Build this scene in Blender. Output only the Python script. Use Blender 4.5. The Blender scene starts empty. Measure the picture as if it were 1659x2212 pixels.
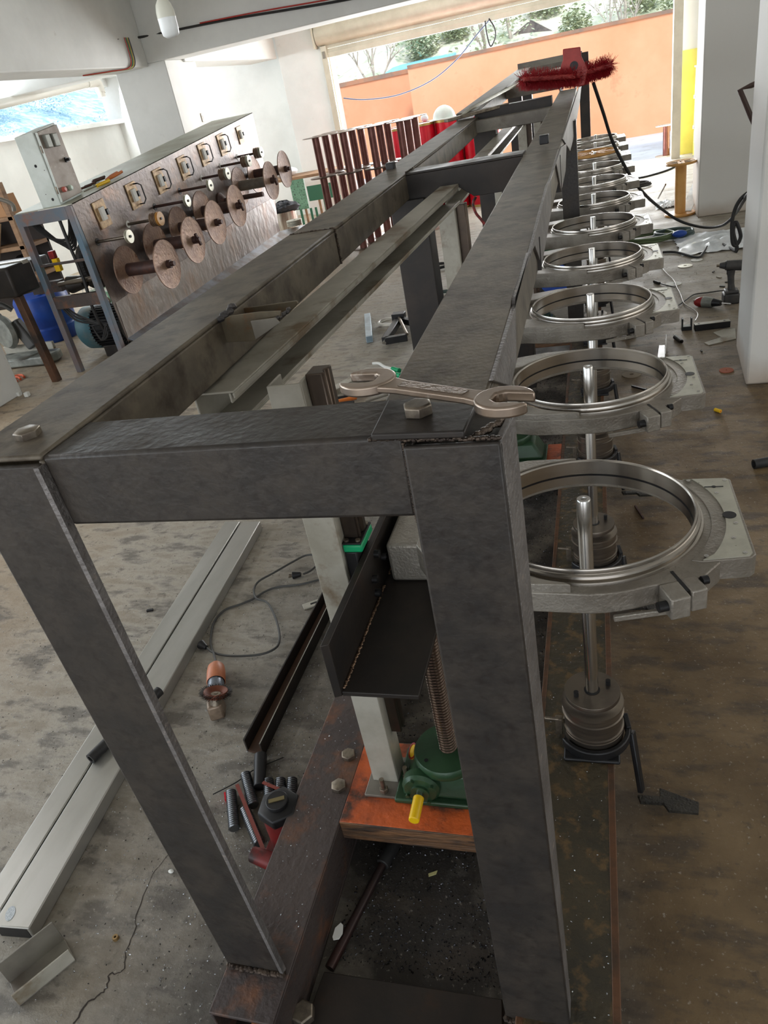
import bpy, math, random
from mathutils import Vector, Matrix
random.seed(7)
S = bpy.context.scene
COL = S.collection
# ------------------------------------------------------------------ camera
F = 1559.42; CX, CY = 829.5, 1106.0
RX = Vector((0.95542201, -0.0254246, -0.29414685))     # world X in lens axes (right, down, forward)
RY = Vector((0.2376444, -0.52496906, 0.81727145))      # world Y
RZ = Vector((-0.17519679, -0.85074149, -0.49552498))   # world Z
EYE = Vector((0, 0, 1.6))
cam_d = bpy.data.cameras.new('camera'); cam = bpy.data.objects.new('camera', cam_d); COL.objects.link(cam)
rm = Matrix(((RX[0], -RX[1], -RX[2]), (RY[0], -RY[1], -RY[2]), (RZ[0], -RZ[1], -RZ[2]))).to_4x4()
cam.matrix_world = Matrix.Translation(EYE) @ rm
cam_d.sensor_fit = 'AUTO'; cam_d.sensor_width = 36.0; cam_d.lens = F / 2212 * 36
cam_d.clip_start = 0.05; cam_d.clip_end = 400
S.camera = cam

def U(px, py, x=None, y=None, z=None):
    """point of the place seen at a photo pixel, on the plane x=, y= or z="""
    c = Vector(((px - CX) / F, (py - CY) / F, 1))
    w = Vector((RX.dot(c), RY.dot(c), RZ.dot(c)))
    if z is not None: t = (z - 1.6) / w.z
    elif y is not None: t = y / w.y
    else: t = x / w.x
    return Vector((w.x * t, w.y * t, 1.6 + w.z * t))

# ------------------------------------------------------------------ world, light, exposure
W = bpy.data.worlds.new('world'); S.world = W; W.use_nodes = True
nt = W.node_tree; bg = nt.nodes['Background']
tc = nt.nodes.new('ShaderNodeTexCoord'); sp = nt.nodes.new('ShaderNodeSeparateXYZ'); cr = nt.nodes.new('ShaderNodeValToRGB')
nt.links.new(tc.outputs['Generated'], sp.inputs[0]); nt.links.new(sp.outputs['Z'], cr.inputs[0]); nt.links.new(cr.outputs[0], bg.inputs[0])
cr.color_ramp.elements[0].position = 0.0; cr.color_ramp.elements[0].color = (0.93, 0.96, 1.0, 1)
cr.color_ramp.elements[1].position = 0.7; cr.color_ramp.elements[1].color = (0.62, 0.80, 1.0, 1)
bg.inputs[1].default_value = 1.95
def area(name, loc, rot, sx, sy, power, col):
    l = bpy.data.lights.new(name, 'AREA'); l.shape = 'RECTANGLE'; l.size = sx; l.size_y = sy; l.energy = power; l.color = col
    o = bpy.data.objects.new(name, l); o.location = loc; o.rotation_euler = rot; COL.objects.link(o); return o
# daylight from the unseen open left side; high, back and right lamps are added
area('daylight_left_bay', (-7.8, 1.5, 1.9), (0, math.radians(-90), 0), 2.0, 8.0, 120, (0.93, 0.97, 1.0))
area('added_high_left_light', (-5.0, 1.6, 2.9), (0, math.radians(-48), 0), 0.9, 2.2, 120, (0.97, 0.98, 1.0))  # added lamp slanting onto the left floor, no window is built here
area('daylight_left_window', (-7.85, 10.5, 2.25), (0, math.radians(-75), 0), 0.4, 5.5, 130, (0.88, 0.95, 1.0))
area('added_back_light', (-1.5, -4.6, 2.0), (math.radians(80), 0, 0), 6.0, 2.0, 16, (1.0, 0.96, 0.9))  # added fill from behind the camera, its opening is unseen
area('added_right_light', (3.9, 2.5, 1.6), (0, math.radians(90), 0), 1.6, 4.0, 28, (1.0, 0.97, 0.93))  # added fill for faces turned right; the side wall is closed
area('daylight_gate', (-1.3, 12.95, 1.2), (math.radians(-90), 0, 0), 5.0, 2.2, 430, (0.95, 0.98, 1.0))
sun = bpy.data.lights.new('sun', 'SUN'); sun.energy = 2.2; sun.angle = math.radians(8); sun.color = (1, 0.97, 0.93)
so = bpy.data.objects.new('sun', sun); so.rotation_euler = (math.radians(38), math.radians(6), math.radians(20)); COL.objects.link(so)
S.view_settings.view_transform = 'Standard'; S.view_settings.look = 'None'
S.view_settings.exposure = 0.32; S.view_settings.gamma = 1; S.view_settings.use_curve_mapping = False

# ------------------------------------------------------------------ materials
def lin(c):
    return tuple(((v / 255) / 12.92 if v / 255 <= 0.04045 else (((v / 255) + 0.055) / 1.055) ** 2.4) for v in c) + (1,)
MATS = {}
def mat(name, c1, c2=None, scale=6.0, rough=0.5, metal=0.0, lo=0.4, hi=0.62, bump=0.0, bscale=60.0, c3=None, scale3=30.0, lo3=0.6, hi3=0.7,
        stretch=(1, 1, 1), emit=None, estr=1.0, alpha=None, rvar=0.0, world=False, detail=6):
    if name in MATS: return MATS[name]
    m = bpy.data.materials.new(name); m.use_nodes = True; n = m.node_tree.nodes; L = m.node_tree.links
    b = n['Principled BSDF']; b.inputs['Roughness'].default_value = rough; b.inputs['Metallic'].default_value = metal
    b.inputs['Base Color'].default_value = lin(c1)
    tcn = n.new('ShaderNodeTexCoord')
    if world:
        g = n.new('ShaderNodeNewGeometry'); src = g.outputs['Position']
    else: src = tcn.outputs['Object']
    mp = n.new('ShaderNodeMapping'); mp.inputs['Scale'].default_value = stretch; L.new(src, mp.inputs[0])
    def ramp(sc, a, z, det=detail):
        t = n.new('ShaderNodeTexNoise'); t.inputs['Scale'].default_value = sc; t.inputs['Detail'].default_value = det; t.inputs['Roughness'].default_value = 0.62
        L.new(mp.outputs[0], t.inputs['Vector'])
        r = n.new('ShaderNodeMapRange'); r.inputs[1].default_value = a; r.inputs[2].default_value = z; L.new(t.outputs[0], r.inputs[0]); return r.outputs[0]
    if c2 is not None:
        f1 = ramp(scale, lo, hi)
        mx = n.new('ShaderNodeMix'); mx.data_type = 'RGBA'; L.new(f1, mx.inputs[0]); mx.inputs[6].default_value = lin(c1); mx.inputs[7].default_value = lin(c2)
        out = mx.outputs[2]
        if c3 is not None:
            f2 = ramp(scale3, lo3, hi3)
            mx2 = n.new('ShaderNodeMix'); mx2.data_type = 'RGBA'; L.new(f2, mx2.inputs[0]); L.new(out, mx2.inputs[6]); mx2.inputs[7].default_value = lin(c3); out = mx2.outputs[2]
        L.new(out, b.inputs['Base Color'])
        if rvar:
            r = n.new('ShaderNodeMapRange'); L.new(f1, r.inputs[0]); r.inputs[3].default_value = rough - rvar; r.inputs[4].default_value = rough + rvar; L.new(r.outputs[0], b.inputs['Roughness'])
    if bump:
        t = n.new('ShaderNodeTexNoise'); t.inputs['Scale'].default_value = bscale; t.inputs['Detail'].default_value = 5; L.new(mp.outputs[0], t.inputs['Vector'])
        bp = n.new('ShaderNodeBump'); bp.inputs['Strength'].default_value = bump; bp.inputs['Distance'].default_value = 0.01; L.new(t.outputs[0], bp.inputs['Height']); L.new(bp.outputs[0], b.inputs['Normal'])
    if emit is not None:
        b.inputs['Emission Color'].default_value = lin(emit); b.inputs['Emission Strength'].default_value = estr
    if alpha is not None: b.inputs['Alpha'].default_value = alpha
    MATS[name] = m; return m

M_MILL = mat('mill_scale_steel', (53, 50, 48), (62, 56, 50), 14, 0.45, 0.3, c3=(44, 38, 35), scale3=70, lo3=0.5, hi3=0.75, bump=0.12, bscale=90, rvar=0.08)
M_MILLD = mat('dark_mill_steel', (42, 39, 37), (56, 49, 44), 6, 0.45, 0.35, c3=(70, 52, 40), scale3=9, lo3=0.6, hi3=0.8, bump=0.05, bscale=80)
M_RUSTM = mat('rusty_base_steel', (84, 74, 70), (72, 64, 62), 5, 0.55, 0.35, c3=(120, 82, 60), scale3=11, lo3=0.52, hi3=0.72, bump=0.3, bscale=70)
M_RAIL = mat('oily_rail_steel', (90, 82, 71), (112, 103, 88), 8, 0.5, 0.22, c3=(64, 54, 44), scale3=18, lo3=0.48, hi3=0.7, bump=0.06, bscale=110)
M_LIGHTST = mat('scuffed_and_lit_pale_steel', (126, 122, 120), (104, 100, 98), 12, 0.5, 0.4, c3=(150, 140, 132), scale3=40, bump=0.4, bscale=120)  # paleness also paints the light on the right post's side flange
M_GALV = mat('galvanised_steel', (178, 174, 162), (150, 145, 131), 5, 0.36, 0.05, c3=(112, 94, 70), scale3=6.0, lo3=0.54, hi3=0.66, bump=0.05)
M_GALVD = mat('dull_galvanised_steel', (136, 131, 120), (110, 104, 96), 5, 0.42, 0.25, c3=(84, 72, 58), scale3=3.5, lo3=0.56, hi3=0.7)
M_RUST = mat('rusted_spool_steel', (134, 108, 94), (168, 138, 118), 8, 0.5, 0.4, c3=(118, 74, 52), scale3=20, lo3=0.55, hi3=0.7, bump=0.4, bscale=50)
M_RUSTD = mat('dark_rust_steel', (84, 60, 54), (66, 50, 48), 10, 0.5, 0.4, c3=(110, 66, 48), scale3=24)
M_POL = mat('polished_steel', (206, 204, 200), (186, 184, 180), 3, 0.2, 1.0)
M_RING = mat('polished_ring_steel', (188, 182, 174), (170, 164, 156), 3, 0.24, 1.0, stretch=(1, 1, 8))
M_CAST = mat('cast_aluminium', (164, 158, 148), (140, 134, 124), 9, 0.42, 0.5, c3=(120, 112, 102), scale3=3, lo3=0.5, hi3=0.68, bump=0.25, bscale=160)
M_PLATE = mat('brushed_cover_plate', (196, 194, 180), (178, 176, 162), 14, 0.38, 0.6, c3=(120, 116, 104), scale3=60, lo3=0.66, hi3=0.7)
M_TURN = mat('turned_steel', (134, 124, 112), (108, 100, 92), 5, 0.33, 0.9, stretch=(1, 1, 12))
M_BLACK = mat('black_oxide', (26, 26, 28), (36, 35, 36), 20, 0.42, 0.3)
M_RUBBER = mat('black_rubber', (24, 24, 25), (40, 39, 38), 14, 0.6)
M_BOLT = mat('zinc_bolt_steel', (150, 140, 124), (110, 100, 90), 30, 0.4, 0.8)
M_WRENCH = mat('worn_chrome_wrench', (168, 152, 138), (140, 124, 110), 8, 0.32, 0.9, c3=(200, 190, 180), scale3=30)
M_WHITE = mat('white_wall_paint', (226, 226, 222), (214, 214, 210), 1.2, 0.8, c3=(196, 192, 184), scale3=7, lo3=0.66, hi3=0.8, bump=0.05, bscale=25)
M_CREAM = mat('cream_shutter_steel', (206, 200, 182), (190, 184, 166), 3, 0.45, 0.2)
M_GREEN = mat('green_gearbox_paint', (44, 74, 48), (38, 62, 42), 6, 0.35, 0.1, bump=0.1, bscale=60)
M_GRBR = mat('bright_green_cap', (0, 150, 96), None, rough=0.4)
M_ORCH = mat('orange_channel_paint', (206, 96, 44), (150, 72, 40), 6, 0.5, 0.1, c3=(74, 52, 42), scale3=9, lo3=0.5, hi3=0.62, bump=0.3)
M_WOODY = mat('scorched_flaking_paint', (92, 70, 52), (140, 98, 62), 9, 0.6, 0.1, c3=(60, 48, 40), scale3=14, lo3=0.48, hi3=0.6, bump=0.7, bscale=40, stretch=(0.4, 1, 3))
M_YEL = mat('yellow_plastic', (236, 190, 20), None, rough=0.35)
M_YELW = mat('yellow_ochre_spool_plastic', (214, 162, 90), (196, 142, 72), 4, 0.45)
M_REDP = mat('red_painted_steel', (150, 30, 28), (104, 24, 24), 8, 0.42, 0.1, c3=(60, 24, 22), scale3=14)
M_DRUM = mat('red_drum_paint', (208, 22, 44), (186, 14, 36), 3, 0.28, 0.1)
M_BRISTLE = mat('red_bristle', (156, 22, 32), None, rough=0.55)
M_BRBODY = mat('dark_red_broom_plastic', (176, 66, 60), (150, 52, 50), 9, 0.5)
M_SCREW = mat('lead_screw_steel', (132, 116, 106), None, rough=0.25, metal=1.0)
M_SPRING = mat('spring_steel', (108, 110, 112), None, rough=0.28, metal=0.9)
M_SILV = mat('aluminium_extrusion', (176, 174, 168), (160, 158, 150), 5, 0.36, 0.6, c3=(206, 202, 190), scale3=2, lo3=0.5, hi3=0.8, stretch=(1, 0.25, 1))
M_PAPER = mat('white_scrap', (224, 224, 218), None, rough=0.7)
M_PLAST = mat('clear_white_plastic_film', (214, 220, 224), (240, 244, 246), 8, 0.3, bump=0.6, bscale=14)
M_BLUE = mat('blue_plastic', (28, 78, 170), (22, 62, 144), 5, 0.4)
M_WOOD = mat('rough_wood', (150, 116, 84), (122, 92, 66), 5, 0.7, stretch=(1, 0.2, 3))
M_WELD = mat('weld_bead', (92, 80, 70), (54, 46, 42), 60, 0.4, 0.7)
M_COPPER = mat('orange_handle', (206, 112, 44), None, rough=0.35)
M_GREY = mat('grey_cast_tool', (150, 152, 144), (120, 122, 116), 9, 0.5, 0.3)
M_PANEL = mat('rust_stained_panel', (120, 106, 98), (96, 84, 80), 3.2, 0.42, 0.35, c3=(150, 112, 84), scale3=3.0, lo3=0.54, hi3=0.76, bump=0.3, bscale=30)
M_TEAL = mat('worn_blue_leg_paint', (128, 112, 108), (90, 112, 128), 2.5, 0.5, 0.3, c3=(138, 100, 84), scale3=6)
M_PVC = mat('white_pvc', (214, 210, 200), None, rough=0.4)
M_CABW = mat('white_cabinet_enamel', (224, 232, 228), (206, 214, 208), 4, 0.4)
M_CABG = mat('grey_dusty_cabinet', (158, 148, 138), (136, 124, 114), 7, 0.55, 0.2, c3=(180, 170, 158), scale3=30)
M_CHIP = mat('dark_metal_swarf', (70, 70, 74), (120, 120, 124), 40, 0.25, 0.8)

# ------------------------------------------------------------------ mesh helpers
def frame_of(d):
    d = Vector(d).normalized(); a = Vector((0, 0, 1)) if abs(d.z) < 0.9 else Vector((1, 0, 0))
    u = d.cross(a).normalized(); v = d.cross(u).normalized(); return u, v
class MB:
    def __init__(s): s.v = []; s.f = []
    def add(s, vs, fs):
        o = len(s.v); s.v += [Vector(v) for v in vs]; s.f += [tuple(i + o for i in f) for f in fs]; return s
    def hexa(s, p):   # p: 4 bottom ccw, 4 top ccw
        return s.add(p, [(3, 2, 1, 0), (4, 5, 6, 7), (0, 1, 5, 4), (1, 2, 6, 5), (2, 3, 7, 6), (3, 0, 4, 7)])
    def box(s, x0, x1, y0, y1, z0, z1):
        return s.hexa([(x0, y0, z0), (x1, y0, z0), (x1, y1, z0), (x0, y1, z0), (x0, y0, z1), (x1, y0, z1), (x1, y1, z1), (x0, y1, z1)])
    def bar(s, p, q, w, h, up=(0, 0, 1)):   # rectangular bar from p to q, w across, h along up
        p = Vector(p); q = Vector(q); d = (q - p).normalized(); u = d.cross(Vector(up)).normalized(); t = u.cross(d).normalized()
        a, b = u * w / 2, t * h / 2
        return s.hexa([p - a - b, p + a - b, q + a - b, q - a - b, p - a + b, p + a + b, q + a + b, q - a + b])
    def cyl(s, p, q, r, r2=None, n=20, cap=True):
        p = Vector(p); q = Vector(q); r2 = r if r2 is None else r2; u, v = frame_of(q - p); vs = []
        for c, rr in ((p, r), (q, r2)):
            for k in range(n):
                a = 2 * math.pi * k / n; vs.append(c + (u * math.cos(a) + v * math.sin(a)) * rr)
        fs = [(k, k + n, (k + 1) % n + n, (k + 1) % n) for k in range(n)]
        if cap: fs += [tuple(range(n)), tuple(range(2 * n - 1, n - 1, -1))]
        return s.add(vs, fs)
    def lathe(s, c, prof, n=32, axis=(0, 0, 1), closed=False, a0=0.0, a1=None):
        c = Vector(c); ax = Vector(axis).normalized(); u, v = frame_of(ax); full = a1 is None; a1 = 2 * math.pi if full else a1
        m = len(prof); vs = []; N = n if full else n + 1
        for k in range(N):
            a = a0 + (a1 - a0) * k / n; d = u * math.cos(a) + v * math.sin(a)
            for r, z in prof: vs.append(c + d * r + ax * z)
        fs = []
        for k in range(n):
            k2 = (k + 1) % N
            for j in range(m if closed else m - 1):
                j2 = (j + 1) % m; fs.append((k * m + j, k2 * m + j, k2 * m + j2, k * m + j2))
        if not full and closed: fs += [tuple(range(m)), tuple((N - 1) * m + j for j in reversed(range(m)))]
        return s.add(vs, fs)
    def prism(s, poly, z0, z1, fr=None):   # poly 2D; fr = (origin, ex, ey, ez)
        n = len(poly)
        if fr: o, ex, ey, ez = [Vector(t) for t in fr]; g = lambda x, y, z: o + ex * x + ey * y + ez * z
        else: g = lambda x, y, z: Vector((x, y, z))
        vs = [g(x, y, z0) for x, y in poly] + [g(x, y, z1) for x, y in poly]
        return s.add(vs, [tuple(reversed(range(n))), tuple(range(n, 2 * n))] + [(k, (k + 1) % n, (k + 1) % n + n, k + n) for k in range(n)])
    def tube(s, pts, r, n=8, cap=True):
        pts = [Vector(p) for p in pts]; m = len(pts); vs = []; t0 = (pts[1] - pts[0]).normalized(); u, v = frame_of(t0)
        for i, p in enumerate(pts):
            t = (pts[min(i + 1, m - 1)] - pts[max(i - 1, 0)]).normalized()
            u = (u - t * u.dot(t)).normalized(); v = t.cross(u).normalized(); rr = r[i] if isinstance(r, (list, tuple)) else r
            for k in range(n):
                a = 2 * math.pi * k / n; vs.append(p + (u * math.cos(a) + v * math.sin(a)) * rr)
        fs = [(i * n + k, i * n + (k + 1) % n, (i + 1) * n + (k + 1) % n, (i + 1) * n + k) for i in range(m - 1) for k in range(n)]
        if cap: fs += [tuple(reversed(range(n))), tuple(range((m - 1) * n, m * n))]
        return s.add(vs, fs)
    def sphere(s, c, r, n=16, m=10, sc=(1, 1, 1), lo=-math.pi / 2, hi=math.pi / 2):
        c = Vector(c); vs = []
        for j in range(m + 1):
            t = lo + (hi - lo) * j / m
            for k in range(n):
                a = 2 * math.pi * k / n; vs.append(c + Vector((math.cos(t) * math.cos(a) * sc[0], math.cos(t) * math.sin(a) * sc[1], math.sin(t) * sc[2])) * r)
        return s.add(vs, [(j * n + k, j * n + (k + 1) % n, (j + 1) * n + (k + 1) % n, (j + 1) * n + k) for j in range(m) for k in range(n)])
    def star(s, ang, Ro, ri, z0, z1):   # plate with a round hole; Ro list of outer radii at angles; open if first!=last+2pi
        n = len(ang); vs = []
        for a, R in zip(ang, Ro):
            c, d = math.cos(a), math.sin(a)
            vs += [(c * ri, d * ri, z0), (c * R, d * R, z0), (c * R, d * R, z1), (c * ri, d * ri, z1)]
        full = abs((ang[-1] - ang[0]) - 2 * math.pi) < 1e-3
        fs = []
        for k in range(n - 1):
            for j in range(4):
                j2 = (j + 1) % 4; fs.append((k * 4 + j, (k + 1) * 4 + j, (k + 1) * 4 + j2, k * 4 + j2))
        if not full: fs += [(3, 2, 1, 0), tuple((n - 1) * 4 + j for j in range(4))]
        return s.add(vs, fs)
    def hexbolt(s, c, r, h, axis=(0, 0, 1), rot=0.3):
        c = Vector(c); ax = Vector(axis).normalized(); u, v = frame_of(ax); vs = []
        for rr, z in ((r, 0), (r, h * 0.85), (r * 0.86, h)):
            for k in range(6):
                a = rot + math.pi / 3 * k; vs.append(c + (u * math.cos(a) + v * math.sin(a)) * rr + ax * z)
        return s.add(vs, [(j * 6 + k, j * 6 + (k + 1) % 6, (j + 1) * 6 + (k + 1) % 6, (j + 1) * 6 + k) for j in range(2) for k in range(6)] + [tuple(range(12, 18)), (5, 4, 3, 2, 1, 0)])
    def xf(s, M):
        s.v = [M @ v for v in s.v]; return s
    def build(s, name, m, parent=None, w=False, bevel=0, seg=2, sharp=40, loc=None, flat=False):
        me = bpy.data.meshes.new(name); off = Vector(parent['_o']) if (w and parent is not None) else Vector((0, 0, 0))
        if loc is not None: off = off + Vector(loc)
        me.from_pydata([tuple(v - off) for v in s.v], [], s.f); me.validate(); me.update()
        import bmesh
        bm = bmesh.new(); bm.from_mesh(me); bmesh.ops.recalc_face_normals(bm, faces=bm.faces[:]); bm.to_mesh(me); bm.free()
        if not flat:
            me.polygons.foreach_set('use_smooth', [True] * len(me.polygons)); me.set_sharp_from_angle(angle=math.radians(sharp))
        me.materials.append(m); o = bpy.data.objects.new(name, me); COL.objects.link(o)
        if parent is not None: o.parent = parent
        if loc is not None: o.location = loc
        if bevel:
            b = o.modifiers.new('bevel', 'BEVEL'); b.width = bevel; b.segments = seg; b.limit_method = 'ANGLE'; b.angle_limit = math.radians(40)
        return o
def thing(name, label, cat, loc=(0, 0, 0), group=None, rz=0):
    o = bpy.data.objects.new(name, None); COL.objects.link(o); o.empty_display_size = 0.05; o.location = loc; o.rotation_euler = (0, 0, rz)
    o['label'] = label; o['category'] = cat; o['_o'] = tuple(loc)
    if group: o['group'] = group
    return o
def solo(mb, name, m, label, cat, group=None, kind=None, **k):
    lo = Vector([min(v[i] for v in mb.v) for i in range(3)]); hi = Vector([max(v[i] for v in mb.v) for i in range(3)])
    c = Vector(((lo.x + hi.x) / 2, (lo.y + hi.y) / 2, lo.z)); o = mb.build(name, m, loc=c, **k)
    o['label'] = label; o['category'] = cat
    if group: o['group'] = group
    if kind: o['kind'] = kind
    return o
def struct(mb, name, m, **k):
    o = mb.build(name, m, **k); o['kind'] = 'structure'; return o
def copy_tree(src, loc=None, label=None, rz=None, group=None):
    def rec(o, par):
        c = o.copy(); COL.objects.link(c); c.parent = par
        for ch in [t for t in o.children]: rec(ch, c)
        return c
    r = rec(src, None)
    if loc is not None: r.location = loc
    if rz is not None: r.rotation_euler = (0, 0, rz)
    if label: r['label'] = label
    if group: r['group'] = group
    return r
def smooth_path(pts, sub=6):
    P = [Vector(p) for p in pts]; out = []
    for i in range(len(P) - 1):
        p0 = P[max(i - 1, 0)]; p1 = P[i]; p2 = P[i + 1]; p3 = P[min(i + 2, len(P) - 1)]
        for k in range(sub):
            t = k / sub; out.append(0.5 * ((2 * p1) + (p2 - p0) * t + (2 * p0 - 5 * p1 + 4 * p2 - p3) * t * t + (3 * p1 - p0 - 3 * p2 + p3) * t ** 3))
    out.append(P[-1]); return out
ORD = ['nearest the camera', 'second from the camera', 'third from the camera', 'fourth from the camera', 'fifth from the camera', 'sixth from the camera',
       'seventh from the camera', 'eighth from the camera', 'ninth from the camera', 'tenth from the camera', 'farthest from the camera']
# ------------------------------------------------------------------ floor and ground
def floor_material():
    m = bpy.data.materials.new('stained_concrete'); m.use_nodes = True; n = m.node_tree.nodes; L = m.node_tree.links; b = n['Principled BSDF']
    g = n.new('ShaderNodeNewGeometry'); P = g.outputs['Position']
    def noise(sc, det=8, ro=0.6, st=(1, 1, 1)):
        mp = n.new('ShaderNodeMapping'); mp.inputs['Scale'].default_value = st; L.new(P, mp.inputs[0])
        t = n.new('ShaderNodeTexNoise'); t.inputs['Scale'].default_value = sc; t.inputs['Detail'].default_value = det; t.inputs['Roughness'].default_value = ro; L.new(mp.outputs[0], t.inputs['Vector']); return t.outputs[0]
    def mr(v, a, z, c=0, d=1):
        r = n.new('ShaderNodeMapRange'); r.inputs[1].default_value = a; r.inputs[2].default_value = z; r.inputs[3].default_value = c; r.inputs[4].default_value = d; L.new(v, r.inputs[0]); return r.outputs[0]
    def mix(f, a, c):
        x = n.new('ShaderNodeMix'); x.data_type = 'RGBA'
        if isinstance(f, float): x.inputs[0].default_value = f
        else: L.new(f, x.inputs[0])
        for i, q in ((6, a), (7, c)):
            if isinstance(q, tuple): x.inputs[i].default_value = lin(q)
            else: L.new(q, x.inputs[i])
        return x.outputs[2]
    def mth(op, a, c=None):
        x = n.new('ShaderNodeMath'); x.operation = op; x.use_clamp = True
        for i, q in enumerate((a, c)):
            if q is None: continue
            if isinstance(q, (int, float)): x.inputs[i].default_value = q
            else: L.new(q, x.inputs[i])
        return x.outputs[0]
    sep = n.new('ShaderNodeSeparateXYZ'); L.new(P, sep.inputs[0]); X, Y = sep.outputs[0], sep.outputs[1]
    nbig = noise(0.9); nmid = noise(3.2); nf = noise(22, 10, 0.7); nst = noise(5, 6, 0.6, (1, 2.5, 1)); nvf = noise(90, 4)
    grey = mix(mr(nst, 0.38, 0.62), (146, 138, 124), (184, 178, 166))
    grey = mix(mth('MULTIPLY', mr(X, -1.6, -3.2, 0, 0.8), mr(nbig, 0.35, 0.6, 0.3, 1.0)), grey, (176, 152, 122))
    tan = mix(mr(nmid, 0.35, 0.65), (124, 102, 70), (92, 74, 50))
    # worn grey centre, tan dirt at right and edges, darkened to paint dimmer light
    side = mth('ADD', mr(X, -0.3, 0.12, 0.0, 1.0), mr(nbig, 0.45, 0.7, 0.0, 0.35))
    far = mr(Y, 3.6, 6.2, 1.0, 0.15)
    side = mth('MULTIPLY', side, far)
    col = mix(side, grey, tan)
    # black oily dirt around the machine base
    band = mth('MULTIPLY', mr(X, -1.5, -0.55, 0, 1), mr(X, -0.16, 0.1, 1, 0))
    near = mr(Y, 3.8, 5.5, 1.0, 0.2)
    dirt = mth('MULTIPLY', mth('MULTIPLY', band, near), mr(nmid, 0.28, 0.62, 0.15, 1.35))
    col = mix(dirt, col, (46, 42, 38))
    sp2 = mth('MULTIPLY', mr(nst, 0.5, 0.62), mr(Y, 3.0, 8.0, 0.7, 0.2))
    col = mix(sp2, col, (62, 54, 46))
    col = mix(mr(nf, 0.56, 0.68, 0, 0.65), col, (60, 54, 48))
    col = mix(mr(nvf, 0.62, 0.72, 0, 0.5), col, (190, 184, 172))
    L.new(col, b.inputs['Base Color']); b.inputs['Roughness'].default_value = 0.62
    L.new(mr(nmid, 0.3, 0.7, 0.45, 0.8), b.inputs['Roughness'])
    bp = n.new('ShaderNodeBump'); bp.inputs['Strength'].default_value = 0.5; bp.inputs['Distance'].default_value = 0.012; L.new(nf, bp.inputs['Height']); L.new(bp.outputs[0], b.inputs['Normal'])
    return m
M_FLOOR = floor_material()
struct(MB().box(-9, 4.2, -5, 12.9, -0.12, 0), 'floor', M_FLOOR)
M_YARD = mat('pale_concrete_yard', (196, 200, 204), (176, 178, 180), 0.8, 0.75, c3=(150, 146, 140), scale3=3, lo3=0.56, hi3=0.75, world=True)
struct(MB().box(-16, 14, 12.9, 22, -0.14, -0.02), 'floor_yard', M_YARD)
struct(MB().box(-8.3, 4.2, -5, 13.1, 3.02, 3.2), 'ceiling', M_WHITE)
# ceiling beams
struct(MB().box(-8, 4.2, 9.0, 9.45, 2.36, 3.02), 'trim_1', M_WHITE, bevel=0.01)
struct(MB().box(-5.45, -4.99, -5, 9.0, 2.33, 3.02), 'trim_2', M_WHITE, bevel=0.01)
struct(MB().box(-8, 4.2, 12.75, 13.1, 2.62, 3.02), 'trim_3', M_WHITE)
# left column
struct(MB().box(-5.45, -4.77, 9.0, 9.78, 0, 2.36), 'wall_column', M_WHITE, bevel=0.008)
# left wall with ribbon window
struct(MB().box(-8.25, -8, 4, 13, 0, 1.99).box(-8.25, -8, 4, 13, 2.50, 3.02), 'wall_left', M_WHITE)
struct(MB().box(-8.27, -7.9, 4, 13, 1.93, 2.0), 'trim_4', M_WHITE, bevel=0.004)
# the lower leftmost wall pillar by the camera
p0 = U(50, 850, z=0)
struct(MB().box(p0.x - 0.8, p0.x, p0.y - 0.7, p0.y, 0, 3.02), 'wall_pillar', M_WHITE, bevel=0.008)
# gate wall, left part with pilaster
struct(MB().box(-8.2, -3.98, 12.85, 13.1, 0, 3.02), 'wall_gate', M_WHITE)
struct(MB().box(-4.72, -3.98, 12.55, 12.9, 0, 3.02), 'wall_pilaster', M_WHITE, bevel=0.008)
# right of the gate: pale wall with a yellow painted dado
M_YDADO = mat('yellow_dado_paint', (222, 214, 112), (208, 198, 100), 2.5, 0.6)
struct(MB().box(1.20, 4.2, 12.85, 13.1, 1.35, 3.02), 'wall_right', M_WHITE)
struct(MB().box(1.20, 4.2, 12.83, 13.1, 0, 1.35), 'wall_dado', M_YDADO)
struct(MB().box(4.0, 4.2, -5, 13, 0, 3.02), 'wall_side', M_WHITE)
# right pillars with grimy lower band
def pillar_material():
    m = bpy.data.materials.new('grimy_pillar_paint'); m.use_nodes = True; n = m.node_tree.nodes; L = m.node_tree.links; b = n['Principled BSDF']
    g = n.new('ShaderNodeNewGeometry'); sep = n.new('ShaderNodeSeparateXYZ'); L.new(g.outputs['Position'], sep.inputs[0])
    t = n.new('ShaderNodeTexNoise'); t.inputs['Scale'].default_value = 4; t.inputs['Detail'].default_value = 8; L.new(g.outputs['Position'], t.inputs['Vector'])
    a = n.new('ShaderNodeMath'); a.operation = 'MULTIPLY_ADD'; L.new(t.outputs[0], a.inputs[0]); a.inputs[1].default_value = 0.25; L.new(sep.outputs[2], a.inputs[2])
    r = n.new('ShaderNodeValToRGB'); e = r.color_ramp.elements; e[0].position = 0.05; e[0].color = lin((120, 104, 88)); e[1].position = 0.28; e[1].color = lin((214, 212, 206))
    k = e.new(0.14); k.color = lin((186, 174, 160)); L.new(a.outputs[0], r.inputs[0]); L.new(r.outputs[0], b.inputs['Base Color']); b.inputs['Roughness'].default_value = 0.75; return m
M_PIL = pillar_material()
struct(MB().box(0.935, 1.75, 8.08, 8.6, 0, 3.02), 'wall_pillar_far', M_PIL, bevel=0.01)
struct(MB().hexa([(0.695, 3.79, 0), (1.6, 3.79, 0), (1.6, 4.36, 0), (0.735, 4.36, 0), (0.695, 3.79, 3.02), (1.6, 3.79, 3.02), (1.6, 4.36, 3.02), (0.735, 4.36, 3.02)]), 'wall_pillar_near', M_PIL, bevel=0.012)
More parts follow.
